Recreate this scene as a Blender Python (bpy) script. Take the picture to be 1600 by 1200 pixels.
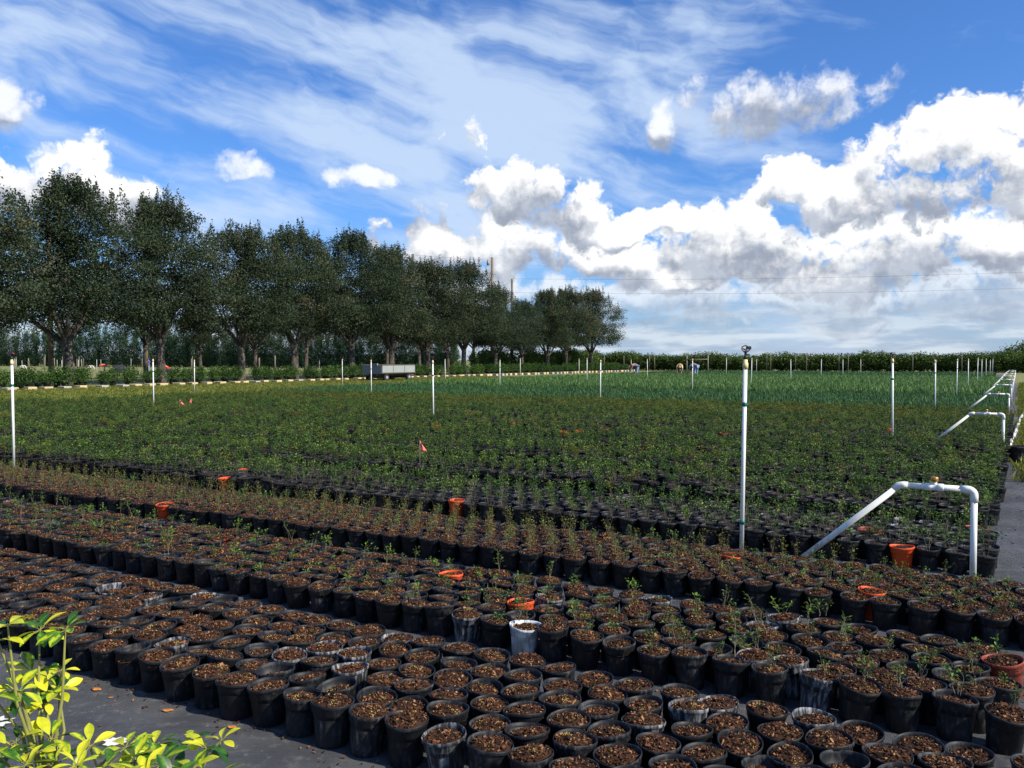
import bpy, bmesh, math, random
import numpy as np
from mathutils import Vector, Matrix, Euler
R = math.radians
rng = random.Random(11)
nr = np.random.RandomState(5)
for o in list(bpy.data.objects): bpy.data.objects.remove(o)
scn = bpy.context.scene
COL = scn.collection

# ------------------------------------------------------------------ camera
F, CX, CY, HOR, H = 1290.0, 800.0, 600.0, 562.0, 1.55
PITCH = math.atan((CY - HOR) / F)
cam_d = bpy.data.cameras.new('camera'); cam = bpy.data.objects.new('camera', cam_d); COL.objects.link(cam)
cam.location = (0, 0, H); cam.rotation_euler = (R(90) - PITCH, 0, 0)
cam_d.sensor_width = 36; cam_d.lens = F / 1600 * 36; cam_d.clip_start = 0.05; cam_d.clip_end = 6000
scn.camera = cam

def ray(x, y):
    dx, dy = (x - CX) / F, (CY - y) / F
    c, s = math.cos(PITCH), math.sin(PITCH)
    return Vector((dx, c + dy * s, -s + dy * c))
def ground(x, y, h=0.0):
    d = ray(x, y); k = (h - H) / d.z
    return Vector((d.x * k, d.y * k, h))
def at_depth(x, Y, z=0.0):
    return Vector(((x - CX) / F * Y, Y, z))
def pix(p):
    c, s = math.cos(PITCH), math.sin(PITCH)
    dz = p[2] - H; fwd = p[1] * c - dz * s; up = p[1] * s + dz * c
    if fwd < 0.1: return None
    return CX + F * p[0] / fwd, CY - F * up / fwd

# field axes: u along the pot rows (left-away), v across them (right-away)
TH = R(29.8)
UX, UY = -math.cos(TH), math.sin(TH)
VX, VY = math.sin(TH), math.cos(TH)
def W(u, v, z=0.0): return Vector((UX * u + VX * v, UY * u + VY * v, z))
def uv_of(p): return p[0] * UX + p[1] * UY, p[0] * VX + p[1] * VY
YAW_U = math.atan2(UY, UX)      # heading of the row direction
YAW_V = math.atan2(VY, VX)

# ------------------------------------------------------------------ light
SUN_AZ = Vector((0.88, -0.475, 0)).normalized(); SUN_EL = R(40)
sd = bpy.data.lights.new('sun', 'SUN'); sun = bpy.data.objects.new('sun', sd); COL.objects.link(sun)
sd.energy = 5.0; sd.angle = R(0.5); sd.color = (1.0, 0.91, 0.77)
to_sun = Vector((SUN_AZ.x * math.cos(SUN_EL), SUN_AZ.y * math.cos(SUN_EL), math.sin(SUN_EL)))
sun.rotation_euler = to_sun.to_track_quat('Z', 'Y').to_euler()
vs = scn.view_settings
vs.view_transform = 'Standard'; vs.look = 'None'; vs.exposure = 0.5; vs.gamma = 1.0; vs.use_curve_mapping = False

# ------------------------------------------------------------------ world: sky with clouds
class E:
    """small wrapper so node maths can be written as expressions"""
    t = None
    def __init__(s, sock): s.s = sock
    @staticmethod
    def m(op, *a, clamp=False):
        n = E.t.nodes.new('ShaderNodeMath'); n.operation = op; n.use_clamp = clamp
        for i, x in enumerate(a):
            if isinstance(x, E): E.t.links.new(x.s, n.inputs[i])
            else: n.inputs[i].default_value = x
        return E(n.outputs[0])
    def __add__(s, o): return E.m('ADD', s, o)
    def __radd__(s, o): return E.m('ADD', s, o)
    def __sub__(s, o): return E.m('SUBTRACT', s, o)
    def __rsub__(s, o): return E.m('SUBTRACT', o, s)
    def __mul__(s, o): return E.m('MULTIPLY', s, o)
    def __rmul__(s, o): return E.m('MULTIPLY', s, o)
    def clamp(s): return E.m('ADD', s, 0.0, clamp=True)
def vmath(op, *a, scale=None):
    n = E.t.nodes.new('ShaderNodeVectorMath'); n.operation = op
    for i, x in enumerate(a):
        if isinstance(x, E): E.t.links.new(x.s, n.inputs[i])
        else: n.inputs[i].default_value = x
    if scale is not None: n.inputs['Scale'].default_value = scale
    return E(n.outputs['Value'] if op in ('LENGTH', 'DOT_PRODUCT') else n.outputs['Vector'])
def xyz(x, y, z=0.0):
    n = E.t.nodes.new('ShaderNodeCombineXYZ')
    for i, q in enumerate((x, y, z)):
        if isinstance(q, E): E.t.links.new(q.s, n.inputs[i])
        else: n.inputs[i].default_value = q
    return E(n.outputs[0])
def noise(vec, scale, detail=6, rough=0.55, dist=0.0, out='Fac', dim2=False):
    n = E.t.nodes.new('ShaderNodeTexNoise'); n.inputs['Scale'].default_value = scale
    if dim2: n.noise_dimensions = '2D'
    n.inputs['Detail'].default_value = detail; n.inputs['Roughness'].default_value = rough; n.inputs['Distortion'].default_value = dist
    if vec is not None: E.t.links.new(vec.s, n.inputs['Vector'])
    return E(n.outputs[out])
def smooth(x, a, b):
    n = E.t.nodes.new('ShaderNodeMapRange'); n.interpolation_type = 'SMOOTHSTEP'; n.clamp = True
    E.t.links.new(x.s, n.inputs['Value']); n.inputs['From Min'].default_value = a; n.inputs['From Max'].default_value = b
    return E(n.outputs[0])
def mixc(f, a, b, mode='MIX'):
    n = E.t.nodes.new('ShaderNodeMix'); n.data_type = 'RGBA'; n.blend_type = mode
    for sock, x in ((n.inputs[0], f), (n.inputs[6], a), (n.inputs[7], b)):
        if isinstance(x, E): E.t.links.new(x.s, sock)
        elif isinstance(x, (int, float)): sock.default_value = x
        else: sock.default_value = (*x, 1)
    return E(n.outputs[2])

world = bpy.data.worlds.new('World'); scn.world = world; world.use_nodes = True
E.t = world.node_tree; E.t.nodes.clear()
wo = E.t.nodes.new('ShaderNodeOutputWorld'); bgn = E.t.nodes.new('ShaderNodeBackground')
E.t.links.new(bgn.outputs[0], wo.inputs[0]); bgn.inputs['Strength'].default_value = 0.075
sky = E.t.nodes.new('ShaderNodeTexSky'); sky.sky_type = 'NISHITA'; sky.sun_disc = False
sky.sun_elevation = SUN_EL; sky.sun_rotation = math.atan2(to_sun.x, to_sun.y); sky.air_density = 1.0; sky.dust_density = 0.6; sky.ozone_density = 2.5
tc = E.t.nodes.new('ShaderNodeTexCoord'); sep = E.t.nodes.new('ShaderNodeSeparateXYZ')
E.t.links.new(tc.outputs['Generated'], sep.inputs[0])
dx, dy, dz = (E(sep.outputs[i]) for i in range(3))
az = E.m('ARCTAN2', dx, dy); el = E.m('ARCSINE', dz)
p0 = xyz(az, el, 0.0)
def azel(x, y):
    d = ray(x, y).normalized(); return math.atan2(d.x, d.y), math.asin(d.z)
LAYERS = [   # far, middle and near cloud banks: pixel centre and half-axes, turned into directions
 [(760,445,110,40),(900,455,150,36),(1080,458,170,40),(1290,455,140,40),(1480,452,170,44),(1625,450,90,55),(900,500,130,13),(1120,495,120,14),(1330,502,130,13),(1540,497,130,16)],
 [(700,388,72,38),(830,388,95,55),(960,392,110,45),(1150,372,95,55),(1110,432,150,28),(1385,388,140,45),(1565,382,110,50),(1330,428,110,32)],
 [(825,308,48,55),(887,326,70,50),(1010,347,105,20),(1235,306,55,46),(1312,326,95,52),(1500,262,118,90),(1615,255,95,85),(20,276,64,46),(140,292,56,50)],
 [(1240,165,125,52),(1352,162,50,28),(1040,197,30,38),(400,275,52,20),(568,294,38,17),(0,158,34,28)]]
def cloud_density(blobs, pv, generic):
    best = None
    for (x, y, rx, ry) in blobs:
        a, e = azel(x, y); ax, ey = rx / F, ry / F
        l = vmath('LENGTH', vmath('MULTIPLY_ADD', pv, (1 / ax, 1 / ey, 0), (-a / ax, -e / ey, 0)))
        best = l if best is None else E.m('SMOOTH_MIN', best, l, 0.25)
    blob = E.m('MAXIMUM', 1.0 - best, -4.0)
    if not generic: return blob
    # the same kind of cloud goes on round the rest of the sky
    low = noise(pv, 2.3, 3, 0.5, dim2=True)
    sx = E.t.nodes.new('ShaderNodeSeparateXYZ'); E.t.links.new(pv.s, sx.inputs[0])
    return E.m('SMOOTH_MAX', blob, (low - 0.60) * 5.0 - E(sx.outputs[1]) * 2.4, 0.3)
wn = noise(p0, 6.0, 4, 0.55, out='Color', dim2=True)
warp = vmath('MULTIPLY_ADD', wn, (0.11, 0.08, 0), (-0.055, -0.04, 0))
pw = vmath('ADD', p0, warp)
def puffs(v):
    vo = E.t.nodes.new('ShaderNodeTexVoronoi'); vo.voronoi_dimensions = '2D'; vo.feature = 'F1'
    vo.inputs['Scale'].default_value = 30.0; vo.inputs['Detail'].default_value = 2.0; vo.inputs['Roughness'].default_value = 0.55; vo.inputs['Lacunarity'].default_value = 2.3
    E.t.links.new(vmath('ADD', v, vmath('MULTIPLY_ADD', noise(v, 34.0, 3, 0.6, out='Color', dim2=True), (0.034, 0.034, 0), (-0.017, -0.017, 0))).s, vo.inputs['Vector'])
    return (noise(v, 13.0, 7, 0.55, dim2=True) - 0.5) * 2.1 + (0.5 - E(vo.outputs['Distance'])) * 0.55
P1, P2 = puffs(p0), puffs(vmath('ADD', p0, (0.004, 0.017, 0)))
tone = (noise(p0, 7.5, 4, 0.5, dim2=True) - 0.5) * 0.8
banks = []
for k, blobs in enumerate(LAYERS):
    def base(v): return E.m('SMOOTH_MIN', cloud_density(blobs, v, k == 1) * 1.15 + (0.20, 0.22, 0.30, 0.34)[k], 0.85, 0.3)
    B1, B2 = base(pw), base(vmath('ADD', pw, (0.006, 0.030, 0)))
    D1 = B1 + P1
    banks.append((smooth(D1, 0.0, (0.55, 0.42, 0.42, 0.80)[k]), smooth((B1 - B2) * (0.60, 0.66, 0.66, 0.85)[k] + (P1 - P2) * 0.36 + (0.37, 0.36, 0.34, 0.12)[k] + tone, 0.22, 0.80)))
det = noise(p0, 22.0, 4, 0.6, dim2=True)
# high thin streaks
rot = E.t.nodes.new('ShaderNodeVectorRotate'); rot.rotation_type = 'Z_AXIS'; rot.inputs['Angle'].default_value = R(13)
E.t.links.new(p0.s, rot.inputs['Vector'])
ps = vmath('MULTIPLY', E(rot.outputs[0]), (2.6, 11.0, 1.0))
cwarp = vmath('MULTIPLY_ADD', noise(p0, 3.5, 4, 0.6, out='Color', dim2=True), (0.7, 0.7, 0), (-0.35, -0.35, 0))
st = noise(vmath('ADD', ps, cwarp), 1.6, 6, 0.56, dim2=True)
a0, e0 = azel(700, 170)
patch = vmath('LENGTH', vmath('MULTIPLY_ADD', p0, (1 / 0.62, 1 / 0.26, 0), (-a0 / 0.62, -e0 / 0.26, 0)))
a1, e1 = azel(1500, 40)
clear = vmath('LENGTH', vmath('MULTIPLY_ADD', p0, (1 / 0.42, 1 / 0.17, 0), (-a1 / 0.42, -e1 / 0.17, 0)))
cir = smooth(st + (1.0 - patch).clamp() * 0.22 - (1.0 - clear).clamp() * 0.25, 0.43, 0.80) * 0.85
# low far layer near the horizon
pl = vmath('MULTIPLY', p0, (2.4, 13.0, 1.0))
lay = noise(pl, 2.2, 5, 0.6, dim2=True)
lowband = (1.0 - smooth(el, 0.02, 0.11))
layer = smooth(lay + lowband * 0.18, 0.44, 0.74) * lowband * 0.75
skyc = mixc(1.0, E(sky.outputs[0]), (0.60, 1.02, 1.62), 'MULTIPLY')
haze = 1.0 - smooth(el, -0.02, 0.20)
skyc = mixc(haze * 0.55, skyc, (3.7, 5.0, 7.0))
c = mixc(cir, skyc, (5.9, 7.3, 9.4))
c = mixc(layer, c, mixc(smooth(noise(pl, 4.5, 4, 0.6, dim2=True), 0.40, 0.66), (4.4, 5.2, 6.5), (7.3, 7.9, 8.6)))
shade = mixc(smooth(det, 0.35, 0.65), (3.3, 3.75, 4.7), (5.2, 5.7, 6.6))
for k, (alpha, lit) in enumerate(banks):
    cl = mixc(lit, shade, ((9.4, 9.6, 9.8), (11.2, 11.2, 11.1), (11.8, 11.7, 11.5), (9.6, 9.8, 10.2))[k])
    c = mixc(alpha * (0.45 + 0.55 * smooth(el, 0.02, 0.10)) * (0.75, 1.0, 1.0, 0.92)[k], c, cl)
E.t.links.new(c.s, bgn.inputs['Color'])
world.cycles.sampling_method = 'MANUAL'; world.cycles.sample_map_resolution = 512

# ------------------------------------------------------------------ materials
MATS = {}
def newmat(name):
    m = bpy.data.materials.new(name); m.use_nodes = True; MATS[name] = m
    E.t = m.node_tree; b = m.node_tree.nodes['Principled BSDF']
    return m, b
def setc(sock, x):
    if isinstance(x, E): E.t.links.new(x.s, sock)
    elif isinstance(x, (int, float)): sock.default_value = x
    else: sock.default_value = (*x, 1)
def attr(name):
    n = E.t.nodes.new('ShaderNodeAttribute'); n.attribute_name = name; return E(n.outputs['Fac'])
def orand():
    return E(E.t.nodes.new('ShaderNodeObjectInfo').outputs['Random'])
def opos():
    return E(E.t.nodes.new('ShaderNodeTexCoord').outputs['Object'])
def wpos():
    return E(E.t.nodes.new('ShaderNodeNewGeometry').outputs['Position'])
def bump(b, h, strength=0.3, dist=0.01):
    n = E.t.nodes.new('ShaderNodeBump'); n.inputs['Strength'].default_value = strength; n.inputs['Distance'].default_value = dist
    E.t.links.new(h.s, n.inputs['Height']); E.t.links.new(n.outputs[0], b.inputs['Normal'])
def ramp(x, stops):
    n = E.t.nodes.new('ShaderNodeValToRGB'); cr = n.color_ramp
    while len(cr.elements) < len(stops): cr.elements.new(0.5)
    for e_, (p, c_) in zip(cr.elements, stops): e_.position = p; e_.color = (*c_, 1)
    E.t.links.new(x.s, n.inputs[0]); return E(n.outputs[0])
def plain(name, col, rough=0.6, var=0.25, scale=6.0, spec=0.4):
    m, b = newmat(name)
    n = noise(opos(), scale, 5, 0.6)
    setc(b.inputs['Base Color'], mixc(n, tuple(x * (1 - var) for x in col), tuple(min(1, x * (1 + var)) for x in col)))
    b.inputs['Roughness'].default_value = rough; b.inputs['Specular IOR Level'].default_value = spec
    return m
def leafmat(name, stops, trans=0.3, rough=0.5, obj_var=0.35, spec=0.3):
    """leaf colour from the per-leaf value 'rnd', shifted per plant"""
    m, b = newmat(name)
    f = attr('rnd') + (orand() - 0.5) * obj_var
    if name == 'variegated': f = f + (noise(opos(), 5.0, 4, 0.6) - 0.5) * 0.7
    f = f.clamp()
    col = ramp(f, stops)
    setc(b.inputs['Base Color'], col); b.inputs['Roughness'].default_value = rough; b.inputs['Specular IOR Level'].default_value = spec
    tr = E.t.nodes.new('ShaderNodeBsdfTranslucent'); E.t.links.new(col.s, tr.inputs[0])
    mx = E.t.nodes.new('ShaderNodeMixShader'); mx.inputs[0].default_value = trans
    E.t.links.new(b.outputs[0], mx.inputs[1]); E.t.links.new(tr.outputs[0], mx.inputs[2])
    out = next(n for n in E.t.nodes if n.type == 'OUTPUT_MATERIAL'); E.t.links.new(mx.outputs[0], out.inputs[0])
    return m
def potmat(name, base, dust, amount, streak=False, rough=0.5):
    m, b = newmat(name)
    pos = opos(); r = orand()
    off = vmath('ADD', pos, xyz(r * 37.0, r * 11.0, 0.0))
    stretched = vmath('MULTIPLY', off, (60, 60, 9 if streak else 26))
    f = smooth(noise(stretched, 1.0, 6, 0.65), 0.62 - amount * 0.3, 0.80 - amount * 0.2)
    big = smooth(noise(off, 14.0, 3, 0.5), 0.35, 0.65)
    f = f * big * (0.35 + 0.9 * r) if not streak else f * (0.4 + 0.6 * big)
    setc(b.inputs['Base Color'], mixc((f * (0.75 if not streak else 1.0)).clamp(), base, dust))
    setc(b.inputs['Roughness'], 0.50 + f * 0.35 + rough * 0.2 - 0.1)
    b.inputs['Specular IOR Level'].default_value = 0.22
    return m
potmat('pot_black', (0.010, 0.011, 0.013), (0.080, 0.084, 0.092), 0.60)
potmat('pot_streaked', (0.020, 0.022, 0.026), (0.38, 0.39, 0.41), 0.62, True)
potmat('pot_white', (0.13, 0.16, 0.18), (0.72, 0.76, 0.76), 1.15, True)
potmat('pot_orange', (0.62, 0.075, 0.018), (0.66, 0.16, 0.07), 0.5)
potmat('pot_red', (0.20, 0.035, 0.022), (0.34, 0.11, 0.08), 0.5)
potmat('pot_green', (0.010, 0.032, 0.022), (0.05, 0.08, 0.07), 0.5)
m, b = newmat('bark_soil')
setc(b.inputs['Base Color'], ramp(attr('rnd'), [(0.0, (0.012, 0.007, 0.004)), (0.22, (0.022, 0.011, 0.006)), (0.5, (0.062, 0.025, 0.011)), (0.74, (0.130, 0.054, 0.024)), (0.90, (0.30, 0.15, 0.07)), (0.925, (0.48, 0.37, 0.08)), (1.0, (0.66, 0.54, 0.16))]))
b.inputs['Roughness'].default_value = 0.85; b.inputs['Specular IOR Level'].default_value = 0.2
m, b = newmat('dark_soil')
setc(b.inputs['Base Color'], ramp(attr('rnd'), [(0.0, (0.008, 0.007, 0.006)), (0.5, (0.028, 0.021, 0.015)), (0.85, (0.06, 0.045, 0.03)), (1.0, (0.15, 0.12, 0.08))]))
b.inputs['Roughness'].default_value = 0.8; b.inputs['Specular IOR Level'].default_value = 0.3
leafmat('seedling', [(0.0, (0.055, 0.05, 0.014)), (0.35, (0.045, 0.075, 0.016)), (0.75, (0.075, 0.14, 0.022)), (1.0, (0.17, 0.30, 0.03))], 0.3, 0.5, 0.5)
leafmat('seedling_olive', [(0.0, (0.09, 0.07, 0.02)), (0.5, (0.10, 0.105, 0.022)), (1.0, (0.20, 0.21, 0.04))], 0.3, 0.5, 0.4)
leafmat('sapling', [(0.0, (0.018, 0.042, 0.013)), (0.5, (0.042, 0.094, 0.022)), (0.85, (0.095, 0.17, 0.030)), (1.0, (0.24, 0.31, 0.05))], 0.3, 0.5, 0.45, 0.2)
leafmat('sapling_olive', [(0.0, (0.055, 0.055, 0.012)), (0.5, (0.105, 0.115, 0.018)), (1.0, (0.22, 0.23, 0.035))], 0.3, 0.5, 0.35, 0.2)
leafmat('strap', [(0.0, (0.024, 0.062, 0.022)), (0.5, (0.046, 0.115, 0.038)), (1.0, (0.10, 0.22, 0.07))], 0.3, 0.5, 0.3, 0.2)
leafmat('strap_tall', [(0.0, (0.040, 0.092, 0.028)), (0.5, (0.085, 0.175, 0.048)), (1.0, (0.19, 0.32, 0.09))], 0.3, 0.5, 0.3, 0.2)
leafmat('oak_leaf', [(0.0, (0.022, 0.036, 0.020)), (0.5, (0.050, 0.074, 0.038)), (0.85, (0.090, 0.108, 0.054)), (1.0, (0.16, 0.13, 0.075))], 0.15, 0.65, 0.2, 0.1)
leafmat('conifer_leaf', [(0.0, (0.020, 0.042, 0.022)), (0.6, (0.040, 0.080, 0.036)), (1.0, (0.085, 0.13, 0.055))], 0.2, 0.65, 0.3, 0.1)
leafmat('hedge_leaf', [(0.0, (0.040, 0.070, 0.020)), (0.6, (0.085, 0.140, 0.035)), (1.0, (0.17, 0.23, 0.06))], 0.2, 0.65, 0.3, 0.1)
leafmat('shrub_leaf', [(0.0, (0.016, 0.042, 0.011)), (0.6, (0.040, 0.095, 0.018)), (1.0, (0.11, 0.22, 0.030))], 0.2, 0.5, 0.3, 0.2)
leafmat('grass_blade', [(0.0, (0.09, 0.11, 0.02)), (0.6, (0.16, 0.20, 0.03)), (1.0, (0.34, 0.33, 0.07))], 0.35, 0.6, 0.3)
leafmat('variegated', [(0.0, (0.022, 0.085, 0.014)), (0.38, (0.085, 0.22, 0.018)), (0.52, (0.36, 0.45, 0.018)), (1.0, (0.70, 0.68, 0.035))], 0.35, 0.35, 0.5, 0.4)
plain('twig', (0.17, 0.14, 0.09), 0.8, 0.4, 30); plain('scheff_stem', (0.20, 0.20, 0.05), 0.5, 0.4, 20)
plain('dead_leaf', (0.50, 0.20, 0.05), 0.7, 0.4, 40)
m, b = newmat('bark')
n_ = noise(vmath('MULTIPLY', opos(), (7, 7, 1.6)), 1.0, 7, 0.65)
setc(b.inputs['Base Color'], ramp(n_, [(0.3, (0.032, 0.027, 0.021)), (0.55, (0.085, 0.070, 0.055)), (0.75, (0.21, 0.185, 0.145))])); b.inputs['Roughness'].default_value = 0.95; bump(b, n_, 0.8, 0.05)
m, b = newmat('pvc_white')
op = opos(); n1 = noise(vmath('MULTIPLY', op, (30, 30, 5)), 1.0, 6, 0.65); zz = E.t.nodes.new('ShaderNodeSeparateXYZ'); E.t.links.new(op.s, zz.inputs[0])
mud = (1.0 - smooth(E(zz.outputs[2]), 0.10, 0.42)) * smooth(n1, 0.35, 0.7)
setc(b.inputs['Base Color'], mixc((mud * 0.75).clamp(), mixc(smooth(n1, 0.50, 0.80) * 0.55, (0.74, 0.745, 0.70), (0.50, 0.48, 0.38)), (0.30, 0.24, 0.15))); b.inputs['Roughness'].default_value = 0.38
plain('pvc_cream', (0.70, 0.58, 0.28), 0.45, 0.15, 9)
plain('clamp_green', (0.01, 0.13, 0.075), 0.4); plain('sprinkler_black', (0.012, 0.012, 0.014), 0.4); plain('sprinkler_pink', (0.48, 0.09, 0.14), 0.5, 0.3)
m, b = newmat('brass'); b.inputs['Base Color'].default_value = (0.46, 0.24, 0.06, 1); b.inputs['Metallic'].default_value = 0.7; b.inputs['Roughness'].default_value = 0.4
plain('flag_pink', (0.80, 0.17, 0.13), 0.6, 0.15, 12); plain('flag_wire', (0.3, 0.3, 0.3), 0.4)
plain('concrete', (0.50, 0.40, 0.22), 0.9, 0.35, 5); plain('concrete_grey', (0.36, 0.34, 0.28), 0.9, 0.3, 6)
plain('post_wood', (0.19, 0.165, 0.13), 0.9, 0.4, 4); plain('pole_wood', (0.17, 0.13, 0.09), 0.9, 0.35, 3); plain('wire', (0.02, 0.02, 0.02), 0.6)
plain('trailer_panel', (0.27, 0.30, 0.28), 0.55, 0.15, 2); plain('trailer_gate', (0.20, 0.215, 0.22), 0.5, 0.2, 2); plain('trailer_steel', (0.11, 0.085, 0.065), 0.6, 0.4, 4)
plain('tyre', (0.015, 0.015, 0.015), 0.8); plain('rim', (0.24, 0.25, 0.24), 0.5); plain('insulator', (0.3, 0.3, 0.3), 0.4)
plain('skin', (0.36, 0.19, 0.11), 0.6, 0.1); plain('denim', (0.20, 0.29, 0.43), 0.9, 0.2, 15); plain('jeans_dark', (0.03, 0.035, 0.05), 0.9, 0.2, 15)
plain('shirt_mauve', (0.115, 0.085, 0.095), 0.9, 0.15, 12); plain('shirt_cream', (0.66, 0.58, 0.33), 0.9, 0.1, 12); plain('shirt_grey', (0.24, 0.28, 0.34), 0.9, 0.15, 12)
plain('shirt_blue', (0.05, 0.11, 0.62), 0.9, 0.1, 12); plain('shirt_red', (0.62, 0.02, 0.02), 0.9, 0.1, 12); plain('cap_straw', (0.50, 0.32, 0.12), 0.9); plain('cap_dark', (0.03, 0.03, 0.03), 0.9); plain('hair_dark', (0.015, 0.012, 0.010), 0.8)
plain('tarp_black', (0.014, 0.015, 0.018), 0.5, 0.3, 3); plain('sand', (0.36, 0.34, 0.31), 0.95, 0.25, 2)
# ground
m, b = newmat('field_ground')
wp = wpos(); n1 = noise(wp, 0.35, 6, 0.6); n2 = noise(wp, 9.0, 6, 0.7)
setc(b.inputs['Base Color'], mixc(smooth(n2, 0.35, 0.7), mixc(smooth(n1, 0.4, 0.62), (0.085, 0.105, 0.022), (0.17, 0.155, 0.05)), (0.20, 0.21, 0.055)))
b.inputs['Roughness'].default_value = 0.95; bump(b, n2, 0.8, 0.05)
m, b = newmat('weed_cloth')
wp = wpos(); n1 = noise(wp, 1.3, 6, 0.6); n2 = noise(wp, 16.0, 6, 0.65); sp = noise(wp, 55.0, 2, 0.5)
wv = E.t.nodes.new('ShaderNodeTexWave'); wv.inputs['Scale'].default_value = 160; wv.inputs['Distortion'].default_value = 1.0; E.t.links.new(wp.s, wv.inputs[0])
base = mixc(smooth(n1, 0.35, 0.68), (0.050, 0.053, 0.060), (0.105, 0.110, 0.118))
base = mixc(smooth(n2, 0.50, 0.72) * 0.6, base, (0.20, 0.195, 0.18))
base = mixc(smooth(sp, 0.71, 0.75) * 0.8, base, (0.40, 0.40, 0.38))
base = mixc(smooth(noise(wp, 3.1, 5, 0.7), 0.60, 0.72) * 0.6, base, (0.10, 0.075, 0.05))
cr_ = noise(vmath('MULTIPLY', wp, (0.9, 5.0, 1.0)), 1.6, 5, 0.6, 1.2)
base = mixc(smooth(noise(wp, 0.8, 4, 0.6, 0.6), 0.52, 0.60) * 0.35, base, (0.030, 0.032, 0.036))
setc(b.inputs['Base Color'], base); b.inputs['Roughness'].default_value = 0.75
bump(b, E(wv.outputs[1]) * 0.3 + n2 + n1 * 2.0 + cr_ * 3.0, 0.7, 0.016)
plain('lime_splash', (0.62, 0.62, 0.60), 0.9, 0.2, 30)
plain('gravel_dark', (0.06, 0.06, 0.065), 0.9, 0.4, 2)

# ------------------------------------------------------------------ mesh helpers
class MB:
    def __init__(s): s.v = []; s.f = []; s.mi = []; s.r = []; s.sm = []
    def add(s, vs_, fs, mi=0, r=0.5, smooth_=False):
        k = len(s.v); s.v.extend([tuple(q) for q in vs_]); s.r.extend([r] * len(vs_))
        for f in fs: s.f.append(tuple(i + k for i in f)); s.mi.append(mi); s.sm.append(smooth_)
    def box(s, c, size, rot=None, mi=0, r=0.5):
        hx, hy, hz = (q / 2 for q in size); M = rot.to_matrix() if rot else Matrix.Identity(3); c = Vector(c)
        vs_ = [c + M @ Vector((x * hx, y * hy, z * hz)) for z in (-1, 1) for y in (-1, 1) for x in (-1, 1)]
        s.add(vs_, [(0, 2, 3, 1), (4, 5, 7, 6), (0, 1, 5, 4), (2, 6, 7, 3), (0, 4, 6, 2), (1, 3, 7, 5)], mi, r)
    def tube(s, pts, rad, n=6, mi=0, r=0.5, caps=True, smooth_=True):
        pts = [Vector(p) for p in pts]; rad = rad if isinstance(rad, (list, tuple)) else [rad] * len(pts)
        vs_ = []; prev = None
        for i, p in enumerate(pts):
            d = (pts[min(i + 1, len(pts) - 1)] - pts[max(i - 1, 0)]).normalized()
            a = prev if prev is not None else Vector((1, 0, 0) if abs(d.x) < 0.8 else (0, 1, 0))
            a = (a - d * a.dot(d)).normalized(); prev = a; b_ = d.cross(a)
            for j in range(n):
                t = 2 * math.pi * j / n; vs_.append(p + (a * math.cos(t) + b_ * math.sin(t)) * rad[i])
        fs = [(i * n + j, i * n + (j + 1) % n, (i + 1) * n + (j + 1) % n, (i + 1) * n + j) for i in range(len(pts) - 1) for j in range(n)]
        if caps: fs += [tuple(reversed(range(n))), tuple((len(pts) - 1) * n + j for j in range(n))]
        s.add(vs_, fs, mi, r, smooth_)
    def lathe(s, prof, n=24, mi=0, r=0.5, flute=None):
        vs_ = []
        for (rad, z) in prof:
            for j in range(n):
                t = 2 * math.pi * j / n; q = rad
                if flute and flute[0] <= z <= flute[1]: q *= 1 - flute[2] * (0.5 + 0.5 * math.cos(t * flute[3]))
                vs_.append((q * math.cos(t), q * math.sin(t), z))
        fs = [(i * n + j, i * n + (j + 1) % n, (i + 1) * n + (j + 1) % n, (i + 1) * n + j) for i in range(len(prof) - 1) for j in range(n)]
        s.add(vs_, fs, mi, r, True)
    def leaf(s, p, d, up, L, wd, mi=1, r=0.5, bend=0.15):
        d = Vector(d).normalized(); sd_ = d.cross(Vector(up))
        if sd_.length < 1e-4: sd_ = d.cross(Vector((1, 0, 0.2)))
        sd_.normalize(); nrm = sd_.cross(d); p = Vector(p)
        mid = p + d * (L * 0.5)
        s.add([p, mid + sd_ * wd / 2 + nrm * wd * 0.18, p + d * L - nrm * L * bend, mid - sd_ * wd / 2 + nrm * wd * 0.18], [(0, 1, 2), (0, 2, 3)], mi, r)
    def mesh(s, name, mats):
        me = bpy.data.meshes.new(name); me.from_pydata(s.v, [], s.f)
        me.polygons.foreach_set('material_index', s.mi); me.polygons.foreach_set('use_smooth', s.sm)
        a = me.attributes.new('rnd', 'FLOAT', 'POINT'); a.data.foreach_set('value', s.r)
        for q in mats: me.materials.append(MATS[q])
        me.update(); return me
def add(name, me, parent=None, loc=(0, 0, 0), rot=(0, 0, 0), scale=1.0, label=None, cat=None, group=None, kind=None):
    o = bpy.data.objects.new(name, me); COL.objects.link(o)
    o.location = loc; o.rotation_euler = rot; o.scale = (scale,) * 3 if isinstance(scale, (int, float)) else scale
    if parent: o.parent = parent
    if label: o['label'] = label
    if cat: o['category'] = cat
    if group: o['group'] = group
    if kind: o['kind'] = kind
    return o
def rv(a, b): return rng.uniform(a, b)
def rdir(): 
    z = rv(-1, 1); t = rv(0, 6.283); q = math.sqrt(1 - z * z); return Vector((q * math.cos(t), q * math.sin(t), z))

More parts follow.
